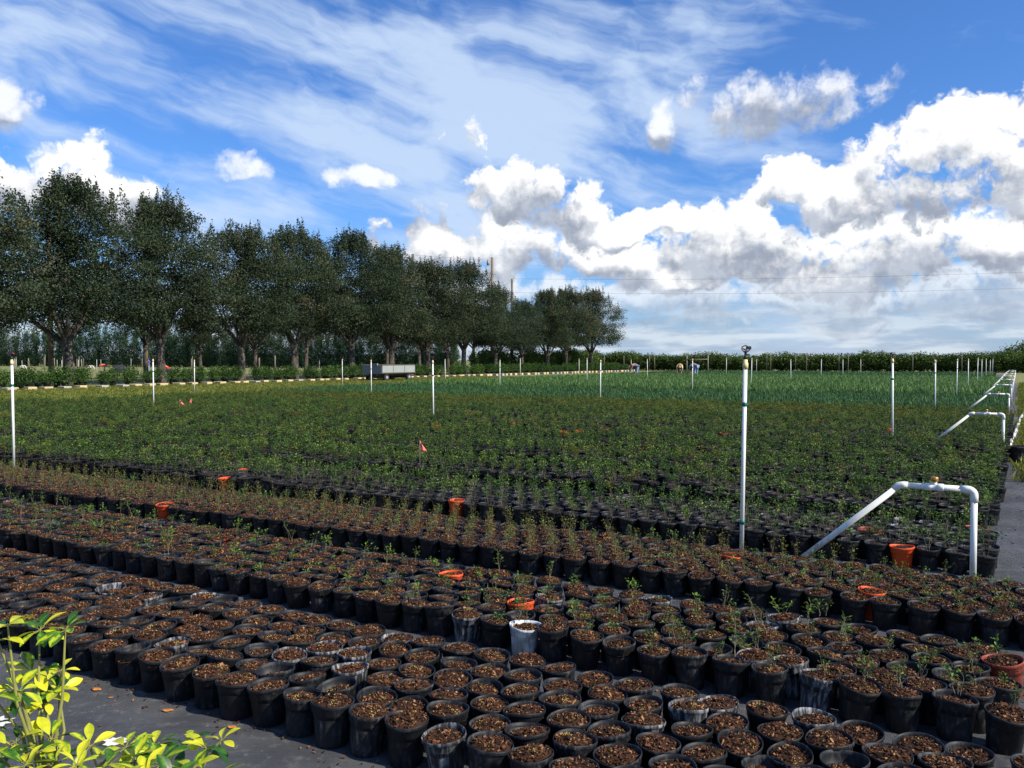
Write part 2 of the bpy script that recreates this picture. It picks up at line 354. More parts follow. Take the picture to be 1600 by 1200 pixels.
# ------------------------------------------------------------------ ground
def sheet(name, pts, z, mat, kind='structure', sub=0):
    b_ = MB(); b_.add([(p[0], p[1], z) for p in pts], [tuple(range(len(pts)))]); return add(name, b_.mesh(name, [mat]), kind=kind)
sheet('ground', [(-2500, -400), (2500, -400), (2500, 3500), (-2500, 3500)], 0.0, 'field_ground')
def wob(a, b_, n, amp):
    return [(a + (b_ - a) * i / n, rv(-amp, amp)) for i in range(n + 1)]
edge = [W(-3.2, -8), W(-3.2, 10.5)] + [W(-0.42 + rv(-.06, .06) - (0.0 if v > 12.4 else (12.4 - v) * 2.5) - 0.03 * (v - 13), v) for v in np.linspace(12, 60, 40)] \
     + [W(-1.7 + rv(-.1, .1), v) for v in np.linspace(62, 101, 14)]
left = [W(28.6 + rv(-.25, .25), v) for v in np.linspace(101, 33, 60)] + [W(27.9 + rv(-.3, .3), v) for v in np.linspace(32, -8, 30)]
sheet('weed_cloth', edge + left, 0.004, 'weed_cloth')

# ------------------------------------------------------------------ nursery pots
def pot_mesh(kind, n=28, seed=None):
    b_ = MB()
    if kind == 'smooth': prof = [(.0, .001), (.060, .0), (.064, .004), (.075, .118), (.0785, .123), (.081, .148)]; fl = None
    elif kind == 'ribbed': prof = [(.0, .001), (.059, .0), (.064, .004), (.066, .02), (.069, .055), (.073, .09), (.077, .122), (.081, .128), (.0825, .148)]; fl = (.003, .123, 0.055, 14); n = 56
    else: prof = [(.0, .001), (.063, .0), (.067, .004), (.077, .135), (.080, .148)]; fl = None
    prof += [(.0855, .151), (.0865, .155), (.0865, .162), (.085, .165), (.0825, .164), (.080, .150), (.076, .108), (.0, .107)]
    b_.lathe(prof, n, flute=fl)
    if seed is not None:      # knocked about: out of round, wavy lip, an occasional dent
        q = random.Random(seed); p2, p3, pw_, pd = (q.uniform(0, 6.28) for _ in range(4)); e2, e3, dn = q.uniform(.0, .045), q.uniform(.0, .014), q.choice((0, 0, .05, .10))
        out = []
        for (x, y, z) in b_.v:
            t = math.atan2(y, x); k = 1 + (e2 * math.cos(2 * t + p2) + e3 * math.cos(3 * t + p3)) * (.25 + .75 * z / .165) - dn * math.exp(-((math.cos(t - pd) - 1) * 5) ** 2) * math.exp(-((z - .10) / .05) ** 2)
            out.append((x * k, y * k, z + (.0035 * math.sin(2 * t + pw_) if z > .12 else 0)))
        b_.v = out
    return b_
POTS = {}
for mat in ('pot_black', 'pot_streaked', 'pot_white', 'pot_orange', 'pot_red', 'pot_green'):
    for kd in ('smooth', 'ribbed', 'plain'):
        POTS[mat, kd] = pot_mesh(kd).mesh('nursery_pot_' + kd, [mat])
POTV = {k: [pot_mesh(k[1], 28, i * 7 + len(k[0])).mesh('nursery_pot_' + k[1], [k[0]]) for i in range(5 if k[0] == 'pot_black' else 2)] for k in POTS}
def soil_mesh(seed, dark=False, nchip=185):
    q = random.Random(seed); b_ = MB(); n = 14; rad = .0795
    tilt = (q.uniform(-.12, .12), q.uniform(-.12, .12)); dome = q.uniform(.004, .020)
    def hz(x, y): return .152 + tilt[0] * x + tilt[1] * y + dome * (1 - (x * x + y * y) / rad ** 2)
    rings = [0.0, .3, .55, .8, 1.0]; vs_ = []; 
    for k, rr in enumerate(rings):
        for j in range(n):
            t = 6.2832 * j / n; x, y = rad * rr * math.cos(t), rad * rr * math.sin(t)
            vs_.append((x, y, hz(x, y) + (q.uniform(-.003, .003) if k < 4 else -.003)))
    b_.add(vs_, [(i * n + j, i * n + (j + 1) % n, (i + 1) * n + (j + 1) % n, (i + 1) * n + j) for i in range(len(rings) - 1) for j in range(n)], 0, 0.30)
    for k in range(nchip):
        rr = rad * .98 * math.sqrt(q.random()); t = q.uniform(0, 6.2832); x, y = rr * math.cos(t), rr * math.sin(t)
        L = q.uniform(.004, .015) * (1.7 if q.random() < .12 else 1) * (0.6 if dark else 1); 
        if rr + L / 2 > rad * 1.02: L *= 0.5
        e = Euler((q.gauss(0, .45), q.gauss(0, .45), q.uniform(0, 6.28)))
        b_.box((x, y, hz(x, y) + q.uniform(.000, .006)), (L, L * q.uniform(.25, .75), q.uniform(.0018, .005)), e, 0, min(.90, max(.03, q.gauss(.44, .27))))
    if not dark:
        cx, cy = q.uniform(-.04, .04), q.uniform(-.04, .04); m_ = q.choice((0, 4, 8, 14, 22, 34))
        for k in range(m_):
            if q.random() < .6: x, y = cx + q.gauss(0, .011), cy + q.gauss(0, .011)
            else: x, y = q.uniform(-.055, .055), q.uniform(-.055, .055)
            if x * x + y * y > .0052: continue
            s_ = q.uniform(.0010, .0022); z = hz(x, y) + q.uniform(.002, .0075)
            b_.add([(x + s_, y, z), (x - s_, y, z), (x, y + s_, z), (x, y - s_, z), (x, y, z + s_), (x, y, z - s_)],
                   [(0, 2, 4), (2, 1, 4), (1, 3, 4), (3, 0, 4), (2, 0, 5), (1, 2, 5), (3, 1, 5), (0, 3, 5)], 0, q.uniform(.93, 1.0))
    return b_.mesh('potting_bark', ['dark_soil' if dark else 'bark_soil'])
BARK = [soil_mesh(100 + i) for i in range(12)]
DSOIL = [soil_mesh(200 + i, True, 50) for i in range(6)]

def plant_mesh(seed, height, nst, nleaf, leaf, spread, mat, top=0.25, lw=0.5, name='seedling', up=0.5, z0=.142, thick=.0011):
    """a few thin stems with small leaves set along them"""
    q = random.Random(seed); b_ = MB()
    for s_ in range(nst):
        h = height * q.uniform(.6, 1.0); t = q.uniform(0, 6.28); sp = spread * q.uniform(.3, 1)
        x0, y0 = q.uniform(-.012, .012), q.uniform(-.012, .012)
        pts = []
        for k in range(5):
            a = k / 4; pts.append(Vector((x0 + math.cos(t) * sp * a ** 1.3 + q.gauss(0, .006) * a, y0 + math.sin(t) * sp * a ** 1.3 + q.gauss(0, .006) * a, z0 + h * a)))
        b_.tube(pts, [thick * (1.2 - a * .2) for a in range(5)], 3, 0, .5, False)
        for k in range(max(1, nleaf // nst)):
            a = top + (1 - top) * q.random() ** .8; i = min(3, int(a * 4)); p = pts[i].lerp(pts[i + 1], a * 4 - i)
            d = Vector((q.gauss(0, 1), q.gauss(0, 1), q.uniform(-.2, .5) + up)).normalized()
            off = d * q.uniform(0, leaf * 1.4)
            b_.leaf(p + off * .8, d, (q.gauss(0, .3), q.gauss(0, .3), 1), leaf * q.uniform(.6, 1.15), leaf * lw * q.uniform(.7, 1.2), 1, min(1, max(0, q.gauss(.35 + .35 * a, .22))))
    return b_.mesh(name, ['twig', mat])
SEED2 = [plant_mesh(300 + i, rng.choice((.06, .08, .11, .13)), 3, rng.choice((24, 36, 48)), .018, .036, 'seedling') for i in range(12)]
SEED3 = [plant_mesh(330 + i, rng.choice((.12, .15, .19)), 4, rng.choice((40, 56, 70)), .019, .045, 'seedling_olive' if i % 3 else 'seedling') for i in range(12)]
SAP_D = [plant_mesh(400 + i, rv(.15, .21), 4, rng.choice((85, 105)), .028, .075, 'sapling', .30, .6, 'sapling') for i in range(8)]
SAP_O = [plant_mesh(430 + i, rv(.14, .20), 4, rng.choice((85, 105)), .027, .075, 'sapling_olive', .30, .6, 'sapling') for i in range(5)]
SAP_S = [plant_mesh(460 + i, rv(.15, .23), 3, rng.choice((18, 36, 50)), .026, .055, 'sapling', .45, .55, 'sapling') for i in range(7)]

def in_view(p, mx=110, my=90):
    q = pix(p); return q is not None and -mx < q[0] < 1600 + mx and q[1] < 1200 + my
def bed_points(v0, rows, umin, umax=40.0, du=.181, dv=.156, margin=(110, 90)):
    out = []
    for r_ in range(rows):
        u = umin + (du / 2 if r_ % 2 else 0) + rv(-.02, .02)
        while u < umax:
            v = v0 + r_ * dv + rv(-.012, .012) + 0.03 * math.sin(u * .7 + v0)
            p = W(u + rv(-.009, .009), v)
            if in_view((p.x, p.y, .16), *margin): out.append((u, v, p, r_))
            u += du
    return out
SPECIAL = []   # (pixel x, pixel y of the rim) -> what is special about the pot there
SPECIAL += [(829, 985, 'pot_white', 'white paint-smeared nursery pot in the front row of seedlings'),
 (1395, 878, 'pot_orange', 'bright orange nursery pot holding a leafy sapling under the valve arch'),
 (703, 797, 'pot_orange', 'bright orange nursery pot in the row edge facing the pink flag'),
 (345, 761, 'pot_orange', 'orange nursery pot at the edge of the leafy saplings'),
 (260, 808, 'pot_orange', 'orange nursery pot at the front edge of the yellowish seedlings'),
 (713, 906, 'pot_orange', 'orange-rimmed seedling pot inside the bed behind the white pot'),
 (800, 943, 'pot_orange', 'orange pot rim showing directly behind the white pot'),
 (1568, 1012, 'pot_red', 'faded brick-red pot at the path end of the seedling bed'),
 (1350, 925, 'pot_orange', 'split orange pot among seedlings in front of the valve arch'),
 (1130, 872, 'pot_orange', 'orange pot rim beside the foot of the standpipe'),
 (1530, 829, 'pot_red', 'terracotta red pot beside the upright leg of the valve arch'),
 (1357, 822, 'pot_red', 'red pot behind the sloping arm of the valve arch'),
 (387, 735, 'pot_orange', 'small orange pot deep among the leafy saplings by the pink flag row'),
 (345, 845, 'pot_red', 'dull red pot rim among the yellowish seedlings'),
 (1180, 1035, 'pot_streaked', 'ribbed black pot covered in chalky white streaks'),
 (1270, 1060, 'pot_streaked', 'black pot with pale mineral streaks down one side'),
 (745, 965, 'pot_streaked', 'streaked grey-white ribbed pot two along from the white pot')]
SPECIAL = [(*q, k) for q, k in zip(SPECIAL, (2, 4, 4, 4, 3, 2, 2, 2, 3, 3, 4, 4, 4, 2, 2, 2, 2))]   # with the bed it stands in
used = set()
def special_for(pts, bed_no, hgt=.165):
    """assign each special pixel lying on this bed to its nearest pot"""
    res = {}
    for k, sp in enumerate(SPECIAL):
        if k in used or sp[4] != bed_no: continue
        best = min(range(len(pts)), key=lambda i: (lambda q: (q[0] - sp[0]) ** 2 + (q[1] - sp[1]) ** 2)(pix((pts[i][2].x, pts[i][2].y, hgt))))
        q = pix((pts[best][2].x, pts[best][2].y, hgt))
        if math.hypot(q[0] - sp[0], q[1] - sp[1]) < 40 and best not in res: res[best] = sp; used.add(k)
    return res
def place_pot(p, label, group, soil, plant, mat='pot_black', tilt=2.0, sink=0.0, pscale=1.0, kd=None, plant_name='seedling', name='seedling_pot'):
    kd = kd or rng.choice(('smooth', 'smooth', 'plain', 'ribbed'))
    o = add(name, rng.choice(POTV[mat, kd]), None, p, (R(rng.gauss(0, tilt)), R(rng.gauss(0, tilt)), rv(0, 6.28)), (rv(.92, 1.03), rv(.92, 1.03), rv(.93, 1.05)), label, 'pot', group)
    s_ = add('potting_bark', soil, o, (0, 0, sink), (0, 0, rv(0, 6.28)))
    if plant: add(plant_name, plant, o, (rv(-.015, .015), rv(-.015, .015), sink), (rv(-.1, .1), rv(-.1, .1), rv(0, 6.28)), pscale)
    return o
def mat_roll():
    r_ = rng.random(); return 'pot_streaked' if r_ < .05 else 'pot_black'
LBL_STREAK = {1: 'bark-filled pot with pale streaked sides in the bare front bed', 2: 'seedling pot with pale streaked sides in the bed behind the bare one', 3: 'pale streaked pot among the yellowish seedlings', 4: 'pale streaked pot holding a leafy sapling'}
LBL_GREEN = {1: 'dark green bark-filled pot in the bare front bed', 2: 'dark green seedling pot in the bed behind the bare one', 3: 'dark green pot among the yellowish seedlings', 4: 'dark green pot holding a leafy sapling'}
def individual_bed(k, pts, label, group, plants, soils, prob=1.0, pscale=(.8, 1.2), sinks=(-.012, .008), plant_name='seedling'):
    spec = special_for(pts, k); made = []
    for i, (u, v, p, r_) in enumerate(pts):
        mat = mat_roll(); lab = {'pot_black': label, 'pot_streaked': LBL_STREAK[k], 'pot_green': LBL_GREEN[k]}[mat]
        gr = group if mat == 'pot_black' else group + (', streaked ones' if mat == 'pot_streaked' else ', green ones'); kd = None
        if i in spec: mat, lab = spec[i][2], spec[i][3]; gr = None; kd = 'ribbed' if mat in ('pot_streaked',) else 'smooth'
        pm = plants(u, v) if plants and rng.random() < prob else None
        made.append(place_pot(p, lab, gr, rng.choice(soils), pm, mat, 3.4, rv(*sinks) - (rv(.008, .028) if rng.random() < .16 else 0), rv(*pscale), kd, plant_name, 'bark_pot' if k == 1 else 'seedling_pot'))
    return made
b1 = bed_points(2.53, 6, -0.62); b2 = bed_points(3.80, 6, -0.09); b3 = bed_points(5.20, 6, -0.42)
individual_bed(1, b1, 'black pot of brown bark mulch with nothing growing, front bed', 'bare pots in the front bed', None, BARK)
individual_bed(2, b2, 'black pot of bark with a tiny green seedling, bed behind the bare one', 'seedling pots in the second bed', lambda u, v: rng.choice(SEED2), BARK, .95, (.8, 1.35))
sp3 = special_for(b3, 3); rest3 = []
for i, (u, v, p, r_) in enumerate(b3):
    if i in sp3: place_pot(p, sp3[i][3], None, rng.choice(BARK), rng.choice(SEED3), sp3[i][2], 2.0, -.004, 1.0, 'smooth')
    else: rest3.append((p, rv(0, 6.28), rv(.96, 1.03), rng.randrange(60), R(rng.gauss(0, 2)), R(rng.gauss(0, 2)), 0 if u > 1.5 + rv(-1.5, 1.5) else 1))
# leafy saplings: every bed behind
sap = []
v0, bed = 6.76, 0
gaps = []
while v0 < 24.0:
    rows = 9 if bed else 8
    um = -0.02 - .03 * (v0 - 6.5)
    for q in bed_points(v0, rows, um, 26.5 + .8 * math.sin(v0), margin=(260, 60)): sap.append((*q, bed))
    v0 += rows * .153 + (.58, .50, .56, .64, .48, .58, .52)[bed % 7]; bed += 1
def dens(u, v):     # low-frequency thinness of the crop
    return .5 + .5 * math.sin(u * .55 + 1.3 * math.sin(v * .8)) * math.sin(v * 1.1 + .6 * u + .7)
def sap_kind(u, v, bed):
    thin = .10 + .85 * max(0, 1 - (v - 6.7) / 3.4) * (.25 + .75 * max(0, 1 - max(0, u - 6) / 6)) + (.30 if 15 < v < 18.5 and u < 14 else 0) + .25 * dens(u, v) ** 3
    if u < 3: thin += .12
    if rng.random() < thin: return 'S'
    ol = .06 + (.40 if v > 20.5 else 0) + (.18 if dens(u + 3, v) > .75 else 0)
    return 'O' if rng.random() < ol else 'D'
def patchy(u, v): return math.sin(u * 2.1 + 1.7 * math.sin(v * 1.3)) * math.sin(v * 2.7 + 1.2 * math.sin(u * .9))
sap = [(*q, sap_kind(q[0], q[1], q[4])) for q in sap if q[1] < 8.0 or rng.random() > .05 + .30 * max(0, patchy(q[0], q[1])) ** 2]
order = sorted(range(len(sap)), key=lambda i: sap[i][2].length)
sp4 = special_for([q[:4] for q in sap], 4)
keep = order[:272] + [i for i in sp4 if i not in set(order[:272])]
npts = [sap[i] for i in keep]; spec = {k: sp4[i] for k, i in enumerate(keep) if i in sp4}
KM = {'S': SAP_S, 'O': SAP_O, 'D': SAP_D}
for i, q in enumerate(npts):
    mat = mat_roll() if rng.random() < .6 else 'pot_black'; lab = 'black pot with a small leafy sapling in the first green bed'; gr = 'leafy sapling pots'
    if mat == 'pot_streaked': lab, gr = LBL_STREAK[4], 'leafy sapling pots, streaked'
    if mat == 'pot_green': lab, gr = LBL_GREEN[4], 'leafy sapling pots, green'
    if i in spec: mat, lab, gr = spec[i][2], spec[i][3], None
    me = rng.choice(KM[q[5]]); o = place_pot(q[2], lab, gr, rng.choice(DSOIL), me, mat, 1.5, rv(-.02, 0), rv(.85, 1.15), None, 'sapling', 'sapling_pot')

def stuff_instances(name, pts, label, lists, cat=None):
    """one uncountable crop: points carrying rotation, scale, a pick index and a kind; each list is (kind or None, source objects)"""
    me = bpy.data.meshes.new(name); me.from_pydata([tuple(p[0]) for p in pts], [], [])
    for an, tp, k in (('rz', 'FLOAT', 1), ('sc', 'FLOAT', 2), ('ix', 'INT', 3), ('tx', 'FLOAT', 4), ('ty', 'FLOAT', 5), ('kd', 'INT', 6)):
        a = me.attributes.new(an, tp, 'POINT'); a.data.foreach_set('value', [p[k] if k < len(p) else 0 for p in pts])
    o = add(name, me, label=label, cat=cat, kind='stuff')
    g = bpy.data.node_groups.new(name, 'GeometryNodeTree')
    g.interface.new_socket('Geometry', in_out='INPUT', socket_type='NodeSocketGeometry'); g.interface.new_socket('Geometry', in_out='OUTPUT', socket_type='NodeSocketGeometry')
    gi = g.nodes.new('NodeGroupInput'); go = g.nodes.new('NodeGroupOutput')
    def na(nm, tp):
        n = g.nodes.new('GeometryNodeInputNamedAttribute'); n.data_type = tp; n.inputs[0].default_value = nm; return n.outputs[0]
    cx = g.nodes.new('ShaderNodeCombineXYZ'); g.links.new(na('tx', 'FLOAT'), cx.inputs[0]); g.links.new(na('ty', 'FLOAT'), cx.inputs[1]); g.links.new(na('rz', 'FLOAT'), cx.inputs[2])
    joins = g.nodes.new('GeometryNodeJoinGeometry')
    for kd, ss in lists:
        jl = g.nodes.new('GeometryNodeJoinGeometry')
        for s_ in ss:
            oi = g.nodes.new('GeometryNodeObjectInfo'); oi.transform_space = 'ORIGINAL'; oi.inputs['Object'].default_value = s_; oi.inputs['As Instance'].default_value = True
            g.links.new(oi.outputs['Geometry'], jl.inputs[0])
        ip = g.nodes.new('GeometryNodeInstanceOnPoints'); g.links.new(gi.outputs[0], ip.inputs['Points']); g.links.new(jl.outputs[0], ip.inputs['Instance'])
        ip.inputs['Pick Instance'].default_value = True
        if kd is not None:
            cp = g.nodes.new('FunctionNodeCompare'); cp.data_type = 'INT'; cp.operation = 'EQUAL'; g.links.new(na('kd', 'INT'), cp.inputs['A']); cp.inputs['B'].default_value = kd
            cp.inputs[3].default_value = kd; g.links.new(cp.outputs[0], ip.inputs['Selection'])
        g.links.new(na('ix', 'INT'), ip.inputs['Instance Index']); g.links.new(cx.outputs[0], ip.inputs['Rotation']); g.links.new(na('sc', 'FLOAT'), ip.inputs['Scale'])
        g.links.new(ip.outputs[0], joins.inputs[0])
    g.links.new(joins.outputs[0], go.inputs[0])
    md = o.modifiers.new('crop', 'NODES'); md.node_group = g
    return o
def child_src(meshes):
    out = []
    for me in meshes:
        o = next((q for q in bpy.data.objects if q.data == me), None)
        if o: out.append(o)
    return out
pot_list = child_src([me for k in ('smooth', 'plain', 'ribbed') for me in POTV['pot_black', k]])
stuff_instances('seedling_bed', rest3, 'rows of spindly yellowish seedlings in bark-filled black pots before the leafy saplings',
    [(None, pot_list), (None, child_src(BARK)), (0, child_src(SEED3)), (1, child_src(SEED2))])
kset = set(keep); far = [sap[i] for i in order if i not in kset]
KI = {'D': 0, 'O': 1, 'S': 2}
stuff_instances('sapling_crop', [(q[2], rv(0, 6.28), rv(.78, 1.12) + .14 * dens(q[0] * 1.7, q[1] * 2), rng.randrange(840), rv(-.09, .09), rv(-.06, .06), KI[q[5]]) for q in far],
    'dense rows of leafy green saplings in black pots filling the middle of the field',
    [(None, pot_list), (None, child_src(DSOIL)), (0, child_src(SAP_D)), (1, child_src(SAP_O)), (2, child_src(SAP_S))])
# a few orange pots deeper in the crop
for (x, y) in ((478, 630), (800, 660), (945, 668), (905, 672), (880, 673), (960, 690), (1128, 676), (1280, 686), (680, 664), (370, 624), (1385, 668), (530, 642)):
    p = ground(x, y, .19)
    p.z = 0.0
    add('sapling_pot', POTS['pot_orange', 'smooth'], None, p, (R(rv(-8, 8)), R(rv(-8, 8)), 0), 1.12, 'orange pot poking out of the dense green sapling crop', 'pot', 'orange pots lost in the crop')

# ------------------------------------------------------------------ strap-leaved crop behind
def strap_mesh(seed, n, h, mat, wd=.022):
    q = random.Random(seed); b_ = MB()
    for k in range(n):
        t = q.uniform(0, 6.28); L = h * q.uniform(.6, 1.05); out = L * q.uniform(.1, .5); w = wd * q.uniform(.7, 1.2); x0, y0 = q.gauss(0, .04), q.gauss(0, .04)
        c_, s_ = math.cos(t), math.sin(t); vs_ = []
        for a, ww in ((0, .6), (.45, 1), (.8, .7), (1.0, .05)):
            rr = out * a ** 1.8; z = L * (a - .12 * a ** 4 * (out / L) * 3)
            vs_ += [(x0 + c_ * rr - s_ * w * ww / 2, y0 + s_ * rr + c_ * w * ww / 2, z), (x0 + c_ * rr + s_ * w * ww / 2, y0 + s_ * rr - c_ * w * ww / 2, z)]
        b_.add(vs_, [(0, 1, 3, 2), (2, 3, 5, 4), (4, 5, 7, 6)], 0, min(1, max(0, q.gauss(.5, .25))))
    return b_.mesh('strap_plant', [mat])
def crop(name, v0, v1, du, dv, h, mat, label, nbl=22, u1=27.8, u0=0.0, wd=.022):
    meshes = [strap_mesh(600 + i + int(v0), nbl, h, mat, wd) for i in range(5)]
    pts = []; v = v0; k = 0
    while v < v1:
        u = u0 - .02 * v + rv(0, du)
        while u < u1:
            p = W(u + rv(-.06, .06), v + rv(-.06, .06)); q = pix((p.x, p.y, .3))
            if q and -200 < q[0] < 1750: pts.append((p, rv(0, 6.28), rv(.75, 1.2), rng.randrange(30), rv(-.08, .08), rv(-.08, .08)))
            u += du
        v += dv; k += 1
    # the instance sources are plants standing in the front row
    ss = []
    for i, me in enumerate(meshes):
        p = pts.pop(rng.randrange(min(60, len(pts))))
        ss.append(add('strap_plant', me, None, p[0], (0, 0, p[1]), p[2], label.replace('block of ', 'single plant at the front of the '), 'plant', 'front plants of ' + label))
    return stuff_instances(name, pts, label, [(None, ss)])
crop('strap_crop', 26.4, 35.0, .19, .19, .34, 'strap', 'block of low blue-green strap-leaved plants beyond the saplings')
crop('strap_crop', 36.0, 66.0, .27, .29, .46, 'strap_tall', 'block of taller pale green strap-leaved plants where the workers stoop', 28, 27.8, 0, .03)
crop('strap_crop', 68.0, 93.0, .42, .42, .40, 'strap', 'block of dark green strap-leaved plants near the far hedge', 24, 30.0, 1.0, .045)

# ------------------------------------------------------------------ standpipes
def ring(b_, z0, z1, r_, n=14, mi=0): b_.tube([(0, 0, z0), (0, 0, z1)], r_, n, mi)
def pipe_parts():
    parts = []
    b_ = MB(); ring(b_, -.05, 1.52, .0168); parts.append(('pipe', b_.mesh('pipe', ['pvc_white']), []))
    b_ = MB(); b_.lathe([(.0, 1.50), (.022, 1.50), (.0225, 1.545), (.0175, 1.55), (.0165, 1.575), (.0, 1.577)], 14); parts.append(('coupling', b_.mesh('coupling', ['pvc_cream']), []))
    b_ = MB(); b_.lathe([(.0175, 1.20), (.0205, 1.202), (.0205, 1.232), (.0175, 1.234)], 16); b_.box((.026, 0, 1.217), (.014, .010, .018)); cl_ = b_.mesh('clamp', ['clamp_green'])
    parts.append(('clamp', cl_, []))
    b_ = MB(); b_.lathe([(.0, 1.574), (.013, 1.575), (.014, 1.60), (.009, 1.605), (.010, 1.63), (.016, 1.64), (.0, 1.645)], 12)
    b_.tube([(-.012, 0, 1.635), (-.030, .004, 1.655), (-.03, .004, 1.675), (0, 0, 1.688), (.028, 0, 1.675), (.032, 0, 1.65), (.014, 0, 1.635)], .0045, 6)
    b_.box((.025, .0, 1.668), (.035, .022, .026)); b_.box((.018, -.01, 1.612), (.02, .012, .014))
    head = b_.mesh('sprinkler_head', ['sprinkler_black'])
    b_ = MB(); b_.lathe([(.003, 0), (.012, .002), (.026, .010), (.027, .012), (.012, .005), (.003, .003)], 14)
    parts.append(('sprinkler_head', head, [('deflector', b_.mesh('deflector', ['sprinkler_pink']), (-.012, -.006, 1.648), (R(12), R(22), 0))]))
    return parts
PP = pipe_parts()
def standpipe(p, label, group, lean=(0, 0), yaw=0.0, parts=4, h=1.0):
    o = add('standpipe', None, None, p, (R(lean[0]), R(lean[1]), yaw), 1.0, label, 'standpipe', group); o.scale = (1, 1, h)
    for nm, me, subs in PP[:parts]:
        c_ = add(nm, me, o)
        for s_ in subs: add(s_[0], s_[1], c_, s_[2], s_[3])
        if nm == 'clamp' and rng.random() < .7: add('clamp', me, o, (0, 0, -1.08 + rv(-.05, .15)), (0, 0, rv(0, 6)))
    return o
standpipe(ground(1158.5, 868), 'tall white sprinkler standpipe with pink deflector standing left of the big valve arch', None, (0, .75), 0.2, 4, .985)
standpipe(ground(22, 738), 'white sprinkler standpipe at the far end of the yellowish seedling bed', None, (0, .3), 2.5, 4, .985)
for x, Y in ((1396, 14.4), (677, 19.1), (239.5, 23.9), (1462, 22.3), (938, 27.0), (580, 31.7), (303.5, 36.6)):
    standpipe(at_depth(x, Y), 'white sprinkler standpipe rising out of the dense sapling crop', 'standpipes in the saplings', (rv(-.6, .6), rv(-.6, .6)), rv(0, 6), 4, rv(.97, 1.01))
for x, Y in ((1495, 30.4), (1082, 35.0), (781, 40.0), (535, 44.8)):
    standpipe(at_depth(x, Y), 'white sprinkler standpipe at the edge of the strap-leaved crop', 'standpipes at the strap crop edge', (rv(-.8, .8), rv(-.8, .8)), rv(0, 6), 4, rv(.97, 1.01))
for x, Y in ((1513, 38), (1174, 42.5), (917, 47), (696, 52), (1527, 46), (1236, 50), (1012, 55), (1534, 54), (1283, 58), (813, 62), (905, 66), (1541, 62), (1317, 66), (986, 74), (1135, 72), (1547, 72), (1345, 76), (1182, 84), (1551, 84)):
    standpipe(at_depth(x, Y), 'distant white standpipe among the strap-leaved plants', 'far standpipes', (rv(-1, 1), rv(-1, 1)), rv(0, 6), 2, rv(.98, 1.06))

# ------------------------------------------------------------------ valve arches
def arc(c_, a0, a1, r_, n=6, ax='xz'):
    return [Vector((c_[0] + r_ * math.cos(a0 + (a1 - a0) * i / n), 0, c_[1] + r_ * math.sin(a0 + (a1 - a0) * i / n))) for i in range(n + 1)]
def arch_parts():
    rr = .021; zt = .655
    parts = []
    b_ = MB(); b_.tube([(0, 0, -.05), (0, 0, zt - .05)], rr, 16); parts.append(('upright_pipe', b_.mesh('upright_pipe', ['pvc_white']), []))
    b_ = MB(); b_.tube([(.0, 0, zt - .085), (0, 0, zt - .04)] + arc((.04, zt - .04), math.pi, math.pi / 2, .04)[1:] + [(.085, 0, zt)], rr * 1.22, 16); parts.append(('elbow', b_.mesh('elbow', ['pvc_white']), []))
    b_ = MB(); b_.tube([(.05, 0, zt), (.45, 0, zt)], rr, 16); parts.append(('crossbar_pipe', b_.mesh('crossbar_pipe', ['pvc_white']), []))
    b_ = MB(); b_.tube([(.185, 0, zt), (.190, 0, zt), (.225, 0, zt), (.228, 0, zt), (.262, 0, zt), (.265, 0, zt), (.305, 0, zt)], [rr * 1.05, rr * 1.28, rr * 1.28, rr * 1.12, rr * 1.12, rr * 1.28, rr * 1.28], 16)
    b_.tube([(.245, 0, zt), (.245, 0, zt + .038)], rr * .8, 12); b_.tube([(.245, -.034, zt - .004), (.245, .0, zt)], rr * .7, 10)
    tee = b_.mesh('valve_body', ['pvc_white'])
    b_ = MB(); b_.lathe([(.0, zt + .036), (.020, zt + .037), (.026, zt + .045), (.026, zt + .068), (.022, zt + .072), (.0, zt + .073)], 8)
    parts.append(('valve_body', tee, [('valve_handle', b_.mesh('valve_handle', ['brass']), (.245, 0, 0), (0, 0, 0))]))
    d = Vector((.74, 0, -.67)).normalized(); s0 = Vector((.46, 0, zt))
    b_ = MB(); b_.tube([(.415, 0, zt), s0 - Vector((.01, 0, 0)), s0 + Vector((.016, 0, -.006)), s0 + d * .055], rr * 1.22, 16); parts.append(('elbow', b_.mesh('bent_elbow', ['pvc_white']), []))
    b_ = MB(); b_.tube([s0 + d * .03, s0 + d * .95], rr, 16); parts.append(('sloping_pipe', b_.mesh('sloping_pipe', ['pvc_white']), []))
    return parts
AP = arch_parts()
def arch(p, label, group):
    o = add('valve_arch', None, None, p, (0, 0, YAW_U), 1.0, label, 'pipe', group)
    for nm, me, subs in AP:
        c_ = add(nm, me, o)
        for s_ in subs: add(s_[0], s_[1], c_, s_[2], s_[3])
    return o
for k in range(9):
    v = 6.55 + 9.2 * k
    p = ground(1520, 913) if k == 0 else W(.0 - .03 * (v - 6.5), v)
    arch(p, 'white plastic pipe arch with brass valve behind the bark-filled seedling pots' if k == 0 else 'white pipe arch with brass valve in the line along the grass edge', None if k == 0 else 'pipe arches along the field edge')
# hose lying along the grass
b_ = MB(); pts = [ground(x, y, .035) for x, y in ((1576, 700), (1580, 689), (1587, 674), (1594, 655), (1603, 640), (1618, 628))]
b_.tube(pts, .035, 10); add('ground_pipe', b_.mesh('ground_pipe', ['pvc_white']), label='white pipe lying along the edge of the bright grass', cat='pipe')

